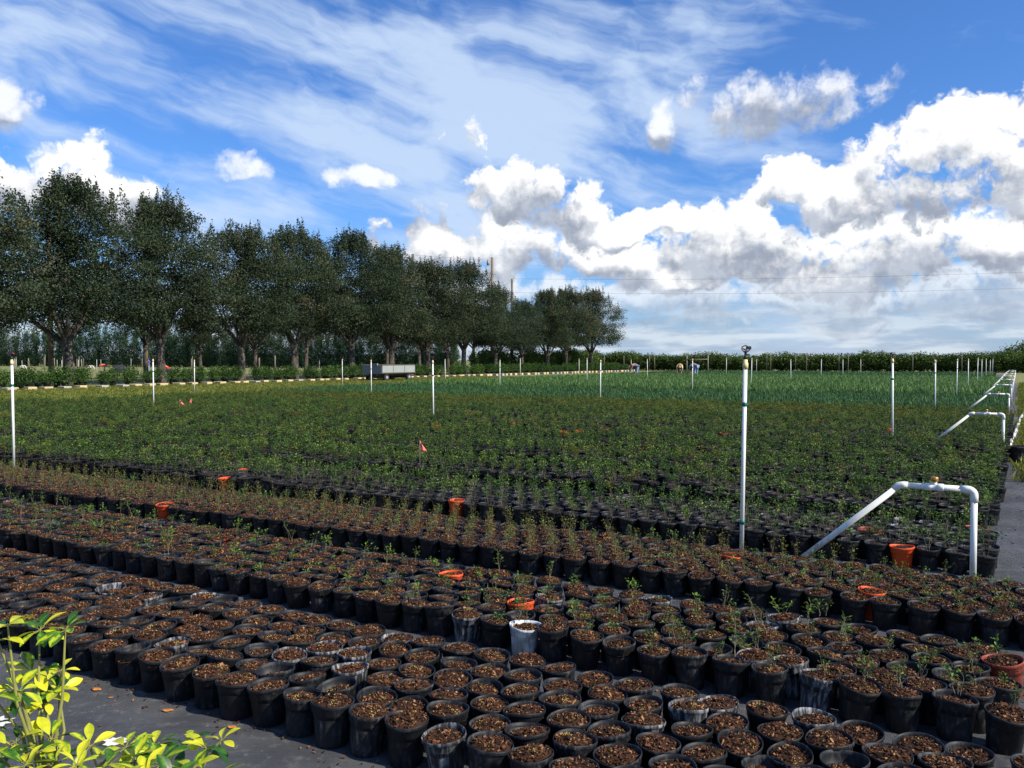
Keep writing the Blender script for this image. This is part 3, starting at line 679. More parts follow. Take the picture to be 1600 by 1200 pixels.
# ------------------------------------------------------------------ pin flags
def flag(x, y, Y, label, group=None, fl=1):
    p = at_depth(x, Y); o = add('pin_flag', None, None, p, (R(rv(-4, 4)), R(rv(-4, 4)), 0), 1.0, label, 'flag', group)
    h = H - (y - HOR) / F * Y
    b_ = MB(); b_.tube([(0, 0, 0), (0, 0, h)], .0016, 4); add('wire', b_.mesh('flag_wire', ['flag_wire']), o)
    b_ = MB(); vs_ = []; n = 6
    for i in range(n + 1):
        a = i / n
        for j in range(5):
            c_ = j / 4; vs_.append((fl * (.005 + .085 * a * (.35 + .65 * c_)), .018 * math.sin(a * 7 + c_ * 2) * a, h - .005 - c_ * .14 - a * .06 * (1 - c_) ))
    b_.add(vs_, [(i * 5 + j, (i + 1) * 5 + j, (i + 1) * 5 + j + 1, i * 5 + j + 1) for i in range(n) for j in range(4)], 0, .5, True)
    c_ = add('cloth', b_.mesh('flag_cloth', ['flag_pink']), o); s_ = c_.modifiers.new('thick', 'SOLIDIFY'); s_.thickness = .001
flag(656, 688, 10.5, 'pink marker flag drooping above the saplings in the middle of the crop')
flag(280, 624, 22.0, 'pink marker flag of a close pair, leaning one way', None, 1.3)
flag(298, 622, 22.5, 'other pink marker flag of the close pair, leaning towards the trees', None, -1.3)

# ------------------------------------------------------------------ kerb blocks and potted shrubs in front of the oaks
def block_mesh(s_, mats):
    bm = bmesh.new(); bmesh.ops.create_cube(bm, size=1); bmesh.ops.scale(bm, vec=s_, verts=bm.verts); bmesh.ops.translate(bm, vec=(0, 0, s_[2] / 2), verts=bm.verts)
    bmesh.ops.bevel(bm, geom=list(bm.edges), offset=.012, segments=1, affect='EDGES')
    for q in bm.verts: q.co += Vector((rv(-.006, .006), rv(-.006, .006), rv(-.004, .004)))
    me = bpy.data.meshes.new('kerb_block'); bm.to_mesh(me); bm.free(); me.materials.append(MATS[mats]); return me
BL = [block_mesh((.42, .52, .21), 'concrete'), block_mesh((.44, .5, .20), 'concrete'), block_mesh((.40, .55, .2), 'concrete_grey'), block_mesh((.42, .45, .22), 'concrete')]
v = 17.5
while v < 104:
    add('kerb_block', rng.choice(BL), None, W(40.6 + rv(-.18, .18), v + rv(-.1, .1)), (0, 0, YAW_V + rv(-.12, .12)), 1.0, 'pale concrete block in the long kerb line before the oaks', 'block', 'kerb blocks')
    if rng.random() < .22: add('kerb_block', BL[3], None, W(41.25 + rv(-.1, .1), v + .45), (0, 0, YAW_V + rv(-.6, .6)), .8 if v > 40 else .9, 'smaller concrete block set back behind the kerb line', 'block', 'set-back blocks')
    v += .97 + .1 * math.sin(v)
def bush_mesh(seed, n, rx, rz, z0, leaf, mat, stems=5, lw=.5, name='foliage', shape='round', up=.4):
    q = random.Random(seed); b_ = MB()
    for s_ in range(stems):
        t = q.uniform(0, 6.28); e = Vector((math.cos(t) * rx * .5, math.sin(t) * rx * .5, z0 + rz * .8)); b_.tube([(0, 0, 0), e * .5, e], [.018, .012, .006], 4, 0, .5, False)
    nc = max(6, n // 22)
    for c_ in range(nc):
        t = q.uniform(0, 6.28)
        if shape == 'cone':
            a = q.random() ** 1.25; rad = rx * (1 - a) ** .75 * q.uniform(.45, 1.05); cz = z0 + rz * 2 * a
        else:
            a = q.uniform(-1, 1); rad = rx * math.sqrt(max(0, 1 - a * a)) * q.uniform(.5, 1.05); cz = z0 + rz + rz * a * q.uniform(.8, 1.05)
        cc = Vector((rad * math.cos(t), rad * math.sin(t), cz)); cr = q.uniform(.6, 1.3)
        for k in range(n // nc):
            o_ = Vector((q.uniform(-1.5, 1.5), q.uniform(-1.5, 1.5), q.uniform(-1.5, 1.5) * (1.4 if shape == 'cone' else 1))) * (leaf * 1.15 * cr)
            d = (Vector((q.gauss(0, .8), q.gauss(0, .8), q.gauss(up, .7))) + Vector((math.cos(t), math.sin(t), 0)) * .5).normalized()
            b_.leaf(cc + o_, d, (q.gauss(0, .5), q.gauss(0, .5), 1), leaf * q.uniform(.7, 1.3), leaf * lw, 1, min(1, max(0, q.gauss(.5, .25))))
    return b_.mesh(name, ['twig', mat])
SHR = [bush_mesh(700 + i, 520, .46, .36, .26, .13, 'shrub_leaf', 6, .55) for i in range(4)]
bigpot = pot_mesh('plain').mesh('shrub_pot', ['pot_black'])
v = 16.0
while v < 106:
    for uu in (42.4, 43.6):
        if rng.random() < .06: continue
        p = W(uu + rv(-.25, .25), v + rv(-.2, .2))
        o = add('potted_shrub', bigpot, None, p, (0, 0, rv(0, 6)), 2.2, 'leafy green potted shrub in the hedge line behind the kerb blocks', 'shrub', 'potted shrubs before the oaks')
        add('foliage', rng.choice(SHR), o, (0, 0, .05), (0, 0, rv(0, 6)), rv(.31, .44))
    v += .95

# ------------------------------------------------------------------ oaks
def oak(seed, Ht, Rc, zb, n_clump, leaves, leaf=.125, twig_top=True):
    q = random.Random(seed); tr = MB(); cr = MB()
    # trunk and limbs
    hb = zb * q.uniform(.85, 1.0); lean = Vector((q.gauss(0, .12), q.gauss(0, .12), 0))
    tp = [Vector((0, 0, -.1)), Vector((0, 0, .25)), lean * .5 + Vector((0, 0, hb * .55)), lean + Vector((0, 0, hb))]
    r0 = .29 * Ht / 11
    tr.tube(tp, [r0 * 1.35, r0 * 1.05, r0 * .88, r0 * .85], 10)
    tips = []
    nl = q.randint(5, 7)
    for k in range(nl):
        t = 6.283 * k / nl + q.uniform(-.4, .4); el_ = q.uniform(.65, 1.15); L = Ht * q.uniform(.28, .42)
        p = tp[-1] - Vector((0, 0, q.uniform(0, .35))); pts = [p.copy()]; d = Vector((math.cos(t) * math.cos(el_), math.sin(t) * math.cos(el_), math.sin(el_)))
        for s_ in range(5):
            d = (d + Vector((q.gauss(0, .14), q.gauss(0, .14), .10 + q.gauss(0, .1)))).normalized(); p = p + d * L / 5; pts.append(p.copy())
        tr.tube(pts, [r0 * w for w in (.55, .45, .36, .28, .2, .1)], 7, caps=False)
        for s_ in range(4):
            i = q.randint(2, 5); d2 = (d + rdir_q(q) * .9); d2.z = abs(d2.z) * .8 + .1; d2.normalize(); L2 = L * q.uniform(.35, .7)
            pts2 = [pts[i], pts[i] + d2 * L2 * .5 + Vector((0, 0, .05)), pts[i] + d2 * L2 + Vector((0, 0, .25))]
            tr.tube(pts2, [r0 * .2, r0 * .13, r0 * .05], 5, caps=False)
    cz = (Ht + zb) / 2; rz = (Ht - zb) / 2
    lob = [(q.uniform(0, 6.28), q.uniform(-.5, .7), q.uniform(.66, 1.20)) for _ in range(14)]
    for c_ in range(n_clump):
        a = q.uniform(-1, 1); a = a if a > -.85 else q.uniform(-.7, .3); t = q.uniform(0, 6.283)
        bulge = 1.0
        for (lt, lz, lr) in lob:
            dd = (1 - math.cos(t - lt)) + (a - lz) ** 2
            bulge += (lr - 1) * 1.7 * math.exp(-dd * 5)
        fr = q.random() ** .5
        prof = float(np.interp((a + 1) / 2, (0, .12, .3, .42, .6, .78, .92, 1), (.50, .84, 1.0, 1.0, .92, .72, .42, .15)))
        rad = Rc * prof * bulge * fr
        if a > .55 and q.random() < .35: a += q.uniform(.02, .16)
        cc = Vector((rad * math.cos(t), rad * math.sin(t), cz + rz * a * (0.92 + .08 * fr)))
        topc = a > .45 and q.random() < .7
        sx, sz = (q.uniform(.16, .28), q.uniform(.35, .65)) if topc else (q.uniform(.28, .55), q.uniform(.16, .32))
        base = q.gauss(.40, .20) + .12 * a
        outd = Vector((math.cos(t), math.sin(t), .2 + .6 * max(0, a)))
        if fr > .75:
            cr.tube([cc - outd * .6, cc + outd * .25 + Vector((0, 0, .15 if topc else 0))], [.014, .005], 3, 1, caps=False)
        for k in range(leaves):
            o_ = Vector((q.gauss(0, 1), q.gauss(0, 1), q.gauss(0, 1)))
            if o_.length > 1.9: o_ *= 1.9 * q.uniform(.6, 1) / o_.length
            o_ = Vector((o_.x * sx, o_.y * sx, o_.z * sz))
            if topc: o_.x *= max(.15, 1 - max(0, o_.z) * 1.2); o_.y *= max(.15, 1 - max(0, o_.z) * 1.2)
            d = (rdir_q(q) + outd * .7).normalized()
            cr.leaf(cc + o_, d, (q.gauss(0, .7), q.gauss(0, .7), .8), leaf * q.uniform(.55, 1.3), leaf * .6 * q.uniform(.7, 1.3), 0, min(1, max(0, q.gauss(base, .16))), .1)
    return tr.mesh('trunk', ['bark']), cr.mesh('crown', ['oak_leaf', 'bark'])
def rdir_q(q):
    z = q.uniform(-1, 1); t = q.uniform(0, 6.283); w = math.sqrt(1 - z * z); return Vector((w * math.cos(t), w * math.sin(t), z))
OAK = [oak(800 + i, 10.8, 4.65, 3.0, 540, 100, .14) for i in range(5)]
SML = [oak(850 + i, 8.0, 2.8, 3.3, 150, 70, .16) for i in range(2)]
def tree(p, k, s_, label, group=None, lib=OAK, name='oak_tree'):
    o = add(name, None, None, p, (0, 0, rv(0, 6.28)), (s_ * rv(.95, 1.12), s_ * rv(.95, 1.12), s_ * rv(.97, 1.04)), label, 'tree', group)
    t, c_ = lib[k % len(lib)]; add('trunk', t, o); add('crown', c_, o); return o
FRONT = [(22.2, 1.05), (28.6, 1.03), (34.6, 1.03), (40.7, .93), (46.3, 1.0), (52.4, 1.07), (58.2, 1.02), (63.7, .98), (69.4, .99), (75.2, .80), (81.6, .72), (87.6, .84), (93.3, .92), (99.8, .97)]
oak_lab = {0: 'dark oak at the end of the row away from the open field', 2: 'tallest broad oak with pointed top twigs behind the kerb blocks', 6: 'oak standing behind the grey trailer', 10: 'small thin-trunked oak with open forked limbs', 13: 'last oak of the row with feathery outer twigs, by the open field'}
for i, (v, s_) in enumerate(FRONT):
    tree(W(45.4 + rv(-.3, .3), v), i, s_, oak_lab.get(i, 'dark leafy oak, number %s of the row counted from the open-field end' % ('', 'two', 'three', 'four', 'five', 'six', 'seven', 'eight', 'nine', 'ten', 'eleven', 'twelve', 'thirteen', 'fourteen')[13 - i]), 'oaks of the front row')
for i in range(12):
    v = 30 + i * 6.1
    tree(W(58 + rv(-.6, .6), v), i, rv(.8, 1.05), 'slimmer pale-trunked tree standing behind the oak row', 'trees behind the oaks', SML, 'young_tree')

# ------------------------------------------------------------------ far hedges
CON = [bush_mesh(900 + i, 1300, 1.0, 2.35, .3, .24, 'conifer_leaf', 2, .38, 'crown', 'cone', 1.2) for i in range(4)]
HED = [bush_mesh(930 + i, 1500, 1.05, .98, .30, .22, 'hedge_leaf', 6, .6, 'crown', 'round', .5) for i in range(5)]
tk = MB(); tk.tube([(0, 0, 0), (0, 0, 1.2)], [.07, .05], 6); TK = tk.mesh('trunk', ['bark'])
def small_tree(name, lib, p, s_, label, cat, group):
    o = add(name, None, None, p, (0, 0, rv(0, 6.28)), 1.0, label, cat, group); add('trunk', TK, o)
    add('crown', rng.choice(lib), o, (0, 0, 0), (0, 0, 0), s_)
u = 57.0
while u < 260:
    for vv in (112.5, 115.0):
        p = W(u + rv(-.4, .4), vv + rv(-.5, .5)); q = pix((p.x, p.y, 2))
        if -60 < q[0] < 720: small_tree('conifer_tree', CON, p, (1.15, 1.15, rv(.85, 1.22) * (1.0 + .45 * min(1, max(0, (u - 95) / 90)))), 'slim upright evergreen in the far row seen under the oaks', 'tree', 'evergreens beyond the oaks')
    u += 1.1 if u < 150 else 1.8
u = -14.0
while u < 60:
    for vv in (113.4, 115.4):
        p = W(u + rv(-.3, .3), vv + rv(-.3, .3)); q = pix((p.x, p.y, 2))
        if 640 < q[0] < 1680: small_tree('hedge_shrub', HED, p, (1.25, 1.25, (rv(.82, 1.02) + .08 * math.sin(u * .9) * math.sin(u * .37)) * (1.12 if u > 44 else 1)), 'bushy green shrub in the far boundary hedge', 'shrub', 'far boundary hedge')
    u += 1.3
for i in range(22):   # darker bushes under the end of the oak row
    small_tree('hedge_shrub', HED, W(49 + rv(-1.5, 2.5), 80 + i * 1.45), rv(.95, 1.3), 'dense dark bush growing under the end of the oak row', 'shrub', 'bushes under the oaks')
for (x, Y, s_) in ((1592, 104, 1.5), (1610, 104, 1.4), (1575, 112, 1.2)):
    small_tree('hedge_shrub', HED, at_depth(x, Y), s_, 'taller dark bush where the field road meets the hedge', 'shrub', 'bushes by the sand heap')
# wooden posts along the far hedge
pm = MB(); pm.tube([(0, 0, 0), (0, 0, 2.05)], .042, 6); PM = pm.mesh('wooden_post', ['post_wood'])
for (x, w) in ((1015, 1), (1023, 1), (1135, 0), (1198, 1), (1204, 1), (1243, 1), (1260, 1), (1311, 1), (1325, 1), (1393, 1), (1426, 1), (1503, 1), (975, 1), (931, 1), (944, 1), (1460, 1)):
    t = (x - CX) / F; Y = 110.8 / (VY + VX * t)
    add('wooden_post', PM, None, at_depth(x, Y), (R(rv(-1, 1)), R(rv(-1, 1)), 0), (1, 1, rv(.95, 1.15)), 'weathered wooden post standing before the far hedge', 'post', 'posts before the far hedge')
def post_frame(x0, x1, Y, h, label):
    a, b2 = at_depth(x0, Y), at_depth(x1, Y); o = add('post_frame', None, None, a, label=label, cat='frame'); w = (b2 - a)
    for q in (Vector((0, 0, 0)), w):
        m_ = MB(); m_.tube([q, q + Vector((0, 0, h))], .09, 6); add('post', m_.mesh('post', ['post_wood']), o)
    m_ = MB(); m_.tube([Vector((0, -.1, h * .76)), w + Vector((0, -.1, h * .76))], .05, 6); add('rail', m_.mesh('rail', ['post_wood']), o)
post_frame(1073, 1106, 104, 2.1, 'wooden post frame with crossbar behind the stooping workers')
post_frame(742, 761, 98, 1.75, 'low wooden rail between two posts under the oaks')

# posts, pipes and small arches in the far left field
for i in range(34):
    x = rng.choice((22, 23, 38, 46, 70, 83, 86, 97, 122, 124, 128, 154, 158, 171, 202, 225, 272, 298, 311, 312, 375, 377, 390, 392, 403, 433, 487, 501, 519, 551)) + rv(-4, 4); Y = rv(85, 140)
    if i % 3: add('wooden_post', PM, None, at_depth(x, Y), (R(rv(-2, 2)), R(rv(-2, 2)), 0), (1, 1, rv(.8, 1.05)), 'grey post in the field beyond the oaks', 'post', 'posts beyond the oaks')
    else: standpipe(at_depth(x, Y), 'white standpipe in the field beyond the oaks', 'standpipes beyond the oaks', (0, 0), 0, 1, rv(.95, 1.15))
for (x, Y) in ((142, 104), (36, 108)):
    m_ = MB(); m_.tube([(-.45, 0, 0), (-.3, 0, .35), (-.22, 0, .42), (.22, 0, .42), (.32, 0, .33), (.5, 0, 0)], .05, 8); m_.tube([(0, 0, .42), (0, 0, 0)], .05, 8)
    add('pipe_arch', m_.mesh('pipe_arch', ['pvc_white']), None, at_depth(x, Y, .35), (0, 0, 0), 1.0, 'low white pipe arch in the field beyond the oaks', 'pipe', 'white arches beyond the oaks')
m_ = MB(); m_.box((0, 0, .35), (1.5, 1.1, .7)); bm = bmesh.new()
tp_ = MB(); tp_.add([(-.8, -.6, 0), (.8, -.6, 0), (.8, .6, 0), (-.8, .6, 0), (-.72, -.55, .5), (.76, -.5, .5), (.7, .5, .5), (-.7, .5, .5), (-.4, -.3, .92), (.35, -.25, 1.0), (.4, .3, .95), (-.35, .3, .9)],
  [(0, 1, 5, 4), (1, 2, 6, 5), (2, 3, 7, 6), (3, 0, 4, 7), (4, 5, 9, 8), (5, 6, 10, 9), (6, 7, 11, 10), (7, 4, 8, 11), (8, 9, 10, 11)])
add('covered_heap', tp_.mesh('covered_heap', ['tarp_black']), None, at_depth(186, 96), (0, 0, .3), 1.0, 'black sheet-covered heap beyond the oaks near the worker in blue', 'heap')
tp_ = MB(); n = 14; vs_ = [(x_ / n * 2 - 1, y_ / n * 2 - 1, 0) for x_ in range(n + 1) for y_ in range(n + 1)]
vs_ = [(x_ * 7, y_ * 4, 1.9 * max(0, 1 - x_ * x_ * .9 - y_ * y_ * .9) ** .8 + rv(-.08, .08) - .1) for x_, y_, _ in vs_]
tp_.add(vs_, [(i * (n + 1) + j, (i + 1) * (n + 1) + j, (i + 1) * (n + 1) + j + 1, i * (n + 1) + j + 1) for i in range(n) for j in range(n)], 0, .5, True)
add('sand_heap', tp_.mesh('sand_heap', ['sand']), None, at_depth(1612, 118), label='grey heap of sand beside the field road', cat='heap')

# ------------------------------------------------------------------ trailer
def trailer(p):
    o = add('farm_trailer', None, None, p, (0, 0, YAW_V), 1.0, 'grey flat box trailer on small wheels parked before the oaks', 'trailer')
    L, Wd, z0, z1 = 3.8, 1.8, .62, 1.17
    for s_, nm in ((-1, 'near'), (1, 'far')):      # side boards, three panels each; local x runs along the trailer
        for k in range(3):
            m_ = MB(); x0 = L * k / 3 + .03; m_.box((x0 + L / 6 - .02, s_ * -Wd / 2, (z0 + z1) / 2), (L / 3 - .05, .035, z1 - z0 - .05)); add('side_panel', m_.mesh('side_panel', ['trailer_panel']), o)
        m_ = MB()
        for z in (z0, z1): m_.box((L / 2, s_ * -Wd / 2, z), (L + .06, .06, .06))
        for k in range(4): m_.box((L * k / 3, s_ * -Wd / 2, (z0 + z1) / 2), (.045, .05, z1 - z0 - .061))
        add('side_rail', m_.mesh('side_rail', ['trailer_steel']), o)
    m_ = MB(); m_.box((-.02, 0, (z0 + z1) / 2 - .03), (.04, Wd - .06, z1 - z0 + .08)); add('tailgate', m_.mesh('tailgate', ['trailer_gate']), o)
    m_ = MB(); m_.box((L + .02, 0, (z0 + z1) / 2), (.04, Wd - .06, z1 - z0)); add('headboard', m_.mesh('headboard', ['trailer_gate']), o)
    m_ = MB(); m_.box((L / 2, 0, z0 - .06), (L - .05, Wd - .07, .05)); add('floor', m_.mesh('trailer_floor', ['trailer_steel']), o)
    m_ = MB()
    for y in (-.4, .4): m_.box((L / 2, y, z0 - .14), (L, .08, .11))
    for x in (.6, L - .6): m_.box((x, 0, .28), (.09, Wd - .3, .09)); m_.box((x, 0, .42), (.3, .9, .2))
    m_.tube([(L, 0, .45), (L + 1.1, 0, .4)], .05, 6)
    add('chassis', m_.mesh('chassis', ['trailer_steel']), o)
    for x in (.6, L - .6):
        for s_ in (-1, 1):
            m_ = MB(); m_.tube([(0, -.09, 0), (0, -.075, 0), (0, .075, 0), (0, .09, 0)], [.23, .27, .27, .23], 20); w = add('wheel', m_.mesh('tyre', ['tyre']), o, (x, s_ * (Wd / 2 - .12), .27))
            m_ = MB(); m_.tube([(0, -.097, 0), (0, .097, 0)], .14, 14); add('rim', m_.mesh('rim', ['rim']), w)
    m_ = MB(); m_.box((-.06, -.3, z1 + .05), (.12, .5, .14)); add('gate_box', m_.mesh('gate_box', ['trailer_gate']), o)
c_ = at_depth(597, 57.5); trailer(c_ + (W(1, 0) * .9))

# ------------------------------------------------------------------ power poles and wires
def pole(p, h, label, arm=True):
    o = add('power_pole', None, None, p, label=label, cat='pole')
    m_ = MB(); m_.tube([(0, 0, -.2), (0, 0, h)], [.20, .14], 10); add('pole', m_.mesh('pole', ['pole_wood']), o)
    if arm:
        m_ = MB(); m_.tube([(-.08, -.05, h - .45), (-.55, -.05, h - .35)], .05, 6); add('bracket', m_.mesh('bracket', ['insulator']), o)
        m_ = MB(); m_.lathe([(.0, h - .95), (.16, h - .93), (.18, h - .5), (.09, h - .35), (.0, h - .3)], 8); add('transformer', m_.mesh('transformer', ['insulator']), o, (-.45, -.05, 0))
    else:
        m_ = MB(); m_.tube([(0, -.12, h - .5), (.3, -.12, h - .2)], .035, 6); add('bracket', m_.mesh('bracket', ['insulator']), o)
    return Vector((p.x, p.y, h))
t1 = pole(at_depth(769, 96), 13.4, 'tall wooden power pole with a bracket rising out of the oaks')
t2 = pole(at_depth(800, 106), 11.9, 'shorter wooden power pole beside the last oaks', False)
t3 = pole(at_depth(80, 62), 13.6, 'wooden power pole hidden among the tall oaks', False)
t4 = pole(at_depth(1740, 96), 12.1, 'wooden power pole past the field road', False)
def wire(a, b2, sag, label):
    m_ = MB(); m_.tube([a.lerp(b2, i / 20) - Vector((0, 0, sag * 4 * (i / 20) * (1 - i / 20))) for i in range(21)], .009, 4); add('power_line', m_.mesh('power_line', ['wire']), label=label, cat='wire')
wire(t1 - Vector((.4, 0, .3)), t3, .8, 'thin power line running from the tall pole back over the oaks')
wire(t2, t4, .5, 'upper thin power line crossing the clouds above the far hedge'); wire(t2 - Vector((0, 0, 1.75)), t4 - Vector((0, 0, 1.9)), .5, 'lower thin power line crossing the clouds above the far hedge')
wire(t1 - Vector((0, 0, 3)), t2, .6, 'short slack power line between the two wooden poles')

# ------------------------------------------------------------------ people
def skin_obj(name, nodes, edges, mat, parent, sub=1):
    me = bpy.data.meshes.new(name); me.from_pydata([n_[0] for n_ in nodes], edges, []); me.materials.append(MATS[mat])
    o = add(name, me, parent); sk = o.modifiers.new('skin', 'SKIN'); sk.use_smooth_shade = True; ss = o.modifiers.new('sub', 'SUBSURF'); ss.levels = sub; ss.render_levels = sub
    bm = bmesh.new(); bm.from_mesh(me); ly = bm.verts.layers.skin.verify(); bm.verts.ensure_lookup_table()
    for i, n_ in enumerate(nodes):
        bm.verts[i][ly].radius = (n_[1], n_[1]) if isinstance(n_[1], float) else n_[1]
    bm.verts[0][ly].use_root = True
    bm.to_mesh(me); bm.free(); return o
def person(p, yaw, pose, shirt, trousers, cap, label, s_=1.0):
    """joints are (x right, y forward is -y, z up)"""
    J = dict(pel=(0, 0, .95), waist=(0, 0, 1.12), chest=(0, 0, 1.36), neck=(0, 0, 1.52), head=(0, -.02, 1.60), crown=(0, -.01, 1.74))
    for sd_, nm in ((-1, 'l'), (1, 'r')):
        J.update({'hip' + nm: (.10 * sd_, 0, .90), 'knee' + nm: (.11 * sd_, -.02, .50), 'ank' + nm: (.11 * sd_, .03, .08), 'toe' + nm: (.12 * sd_, -.15, .04),
                  'sho' + nm: (.19 * sd_, 0, 1.44), 'elb' + nm: (.25 * sd_, .03, 1.15), 'wri' + nm: (.24 * sd_, -.12, .95), 'han' + nm: (.23 * sd_, -.17, .89)})
    if pose == 'bend':
        J.update(pel=(0, .1, .88), waist=(0, -.02, 1.0), chest=(0, -.27, 1.0), neck=(0, -.46, .92), head=(0, -.53, .85), crown=(0, -.64, .77))
        for sd_, nm in ((-1, 'l'), (1, 'r')):
            J.update({'hip' + nm: (.11 * sd_, .1, .84), 'knee' + nm: (.14 * sd_, .0, .46), 'ank' + nm: (.16 * sd_, .08 + .08 * sd_, .08), 'toe' + nm: (.17 * sd_, -.1 + .08 * sd_, .04),
                      'sho' + nm: (.18 * sd_, -.40, .94), 'elb' + nm: (.22 * sd_, -.44, .66), 'wri' + nm: (.18 * sd_, -.52, .44), 'han' + nm: (.16 * sd_, -.55, .37)})
    if pose == 'crouch':
        J.update(pel=(0, .12, .34), waist=(0, .04, .48), chest=(0, -.16, .64), neck=(0, -.27, .76), head=(0, -.32, .83), crown=(0, -.35, .96))
        for sd_, nm in ((-1, 'l'), (1, 'r')):
            J.update({'hip' + nm: (.11 * sd_, .1, .33), 'knee' + nm: (.19 * sd_, -.27, .50), 'ank' + nm: (.15 * sd_, .02, .09), 'toe' + nm: (.17 * sd_, -.16, .04),
                      'sho' + nm: (.18 * sd_, -.19, .69), 'elb' + nm: (.23 * sd_, -.40, .52), 'wri' + nm: (.15 * sd_, -.56, .38), 'han' + nm: (.13 * sd_, -.61, .34)})
    if pose == 'stand':
        J.update(wril=(-.08, -.24, 1.10), hanl=(.0, -.27, 1.12), elbl=(-.26, -.02, 1.14), wrir=(.14, -.25, 1.06), hanr=(.07, -.28, 1.05))
    rad = dict(pel=.125, waist=.115, chest=.135, neck=.058, head=.085, crown=.075, hip=.085, knee=.058, ank=.04, toe=.035, sho=.06, elb=.042, wri=.03, han=.035)
    o = add('person', None, None, p, (0, 0, yaw), s_, label, 'person')
    def net(keys, links, grow, mat, name):
        ks = list(keys); ns = [(J[k], rad[k.rstrip('lr') if k not in ('pel',) and k[-1] in 'lr' and k[:-1] in rad else k] + grow) for k in ks]
        ed = [(ks.index(a), ks.index(b2)) for a, b2 in links]
        return ns, ed
    arm = [(a + s2, b2 + s2) for s2 in 'lr' for a, b2 in (('sho', 'elb'), ('elb', 'wri'), ('wri', 'han'))]
    leg = [('pel', 'hip' + s2) for s2 in 'lr'] + [(a + s2, b2 + s2) for s2 in 'lr' for a, b2 in (('hip', 'knee'), ('knee', 'ank'), ('ank', 'toe'))]
    spine = [('pel', 'waist'), ('waist', 'chest'), ('chest', 'neck'), ('neck', 'head'), ('head', 'crown')] + [('chest', 'sho' + s2) for s2 in 'lr']
    keys = ['pel'] + [k for k in J if k != 'pel']
    ns, ed = net(keys, spine + arm + leg, 0.0, 'skin', 'body')
    for s2 in 'lr':      # five short fingers rooted in each hand
        hi = keys.index('han' + s2); h = Vector(J['han' + s2]); d = (h - Vector(J['wri' + s2])).normalized(); sd_ = d.cross(Vector((0, 1, .3))).normalized()
        for k in range(5):
            dd = d + sd_ * (k - 2) * .22 if k < 4 else d * .4 + sd_ * 1.0
            Lf = (.065, .078, .082, .07, .05)[k]; a = h + sd_ * (k - 1.5) * .018 * (1 if k < 4 else 1.2); i0 = len(ns)
            ns.append((tuple(a + dd * Lf * .55), .0095)); ns.append((tuple(a + dd * Lf + Vector((0, 0, -.008))), .008)); ed += [(hi, i0), (i0, i0 + 1)]
    skin_obj('body', ns, ed, 'skin', o, 1)
    ks = ['waist', 'pel', 'chest', 'neck', 'shol', 'shor', 'elbl', 'elbr']; JJ = dict(J); 
    def sub(keys, links, grow, mat, name, trim=None):
        ns, ed = net(keys, links, grow, mat, name)
        if trim:
            for k, (ref, f) in trim.items(): i = keys.index(k); ns[i] = (tuple(Vector(J[ref]).lerp(Vector(J[k]), f)), ns[i][1] - .004)
        skin_obj(name, ns, ed, mat, o, 1)
    sub(ks, [('pel', 'waist'), ('waist', 'chest'), ('chest', 'neck'), ('chest', 'shol'), ('chest', 'shor'), ('shol', 'elbl'), ('shor', 'elbr')], .022, shirt, 'shirt', {'neck': ('chest', .55), 'pel': ('waist', .6)})
    sub(['pel', 'hipl', 'hipr', 'kneel', 'kneer', 'ankl', 'ankr'], [('pel', 'hipl'), ('pel', 'hipr'), ('hipl', 'kneel'), ('hipr', 'kneer'), ('kneel', 'ankl'), ('kneer', 'ankr')], .02, trousers, 'trousers')
    # cap: dome and brim over the crown of the head
    hd, cr = Vector(J['head']), Vector(J['crown']); ax = (cr - hd).normalized(); m_ = MB()
    m_.lathe([(.145, .02), (.150, .026), (.112, .035), (.108, .08), (.075, .125), (.0, .14)], 14); me = m_.mesh('cap', [cap]); c_ = add('cap', me, o, hd + ax * .035); c_.rotation_euler = ax.to_track_quat('Z', 'Y').to_euler()
    m_ = MB(); f_ = Vector((0, -1, 0)) if abs(ax.y) < .7 else Vector((0, -.25, -1)).normalized(); f_ = (f_ - ax * f_.dot(ax)).normalized(); sd_ = ax.cross(f_); hc = hd + ax * .0
    m_.tube([hc + f_ * .085 + ax * .02, hc + f_ * .118 - ax * .012, hc + f_ * .085 - ax * .02], [.008, .016, .012], 6); add('nose', m_.mesh('nose', ['skin']), o)
    m_ = MB()
    for q in (-1, 1): m_.tube([hc + f_ * .088 + sd_ * .034 * q + ax * .028, hc + f_ * .098 + sd_ * .034 * q + ax * .028], .011, 6)
    m_.tube([hc + f_ * .088 - sd_ * .028 - ax * .05, hc + f_ * .095 - ax * .05, hc + f_ * .088 + sd_ * .028 - ax * .05], .006, 5); add('face', m_.mesh('face', ['hair_dark']), o)
    m_ = MB()
    for q in (-1, 1): m_.tube([hc + sd_ * .085 * q + ax * .03, hc + sd_ * .1 * q, hc + sd_ * .085 * q - ax * .03], [.01, .02, .01], 6)
    add('ear', m_.mesh('ear', ['skin']), o)
    m_ = MB(); m_.tube([hc - f_ * .05 + ax * .10, hc - f_ * .075 + ax * .05, hc - f_ * .065 - ax * .03], [.06, .072, .05], 8); add('hair', m_.mesh('hair', ['hair_dark']), o)
    return o
def fw(p): p.z = 0; return p
person(at_depth(994, 72), R(-78), 'bend', 'shirt_mauve', 'denim', 'cap_straw', 'worker in mauve shirt and pale jeans stooping over the strap plants', 1.12)
person(at_depth(1063, 73), R(-20), 'bend', 'shirt_cream', 'jeans_dark', 'cap_straw', 'worker in cream shirt and dark trousers bending between two others', 1.12)
person(at_depth(1087, 72), R(-140), 'bend', 'shirt_grey', 'denim', 'cap_dark', 'worker in grey shirt and blue jeans bending behind a white standpipe', 1.12)
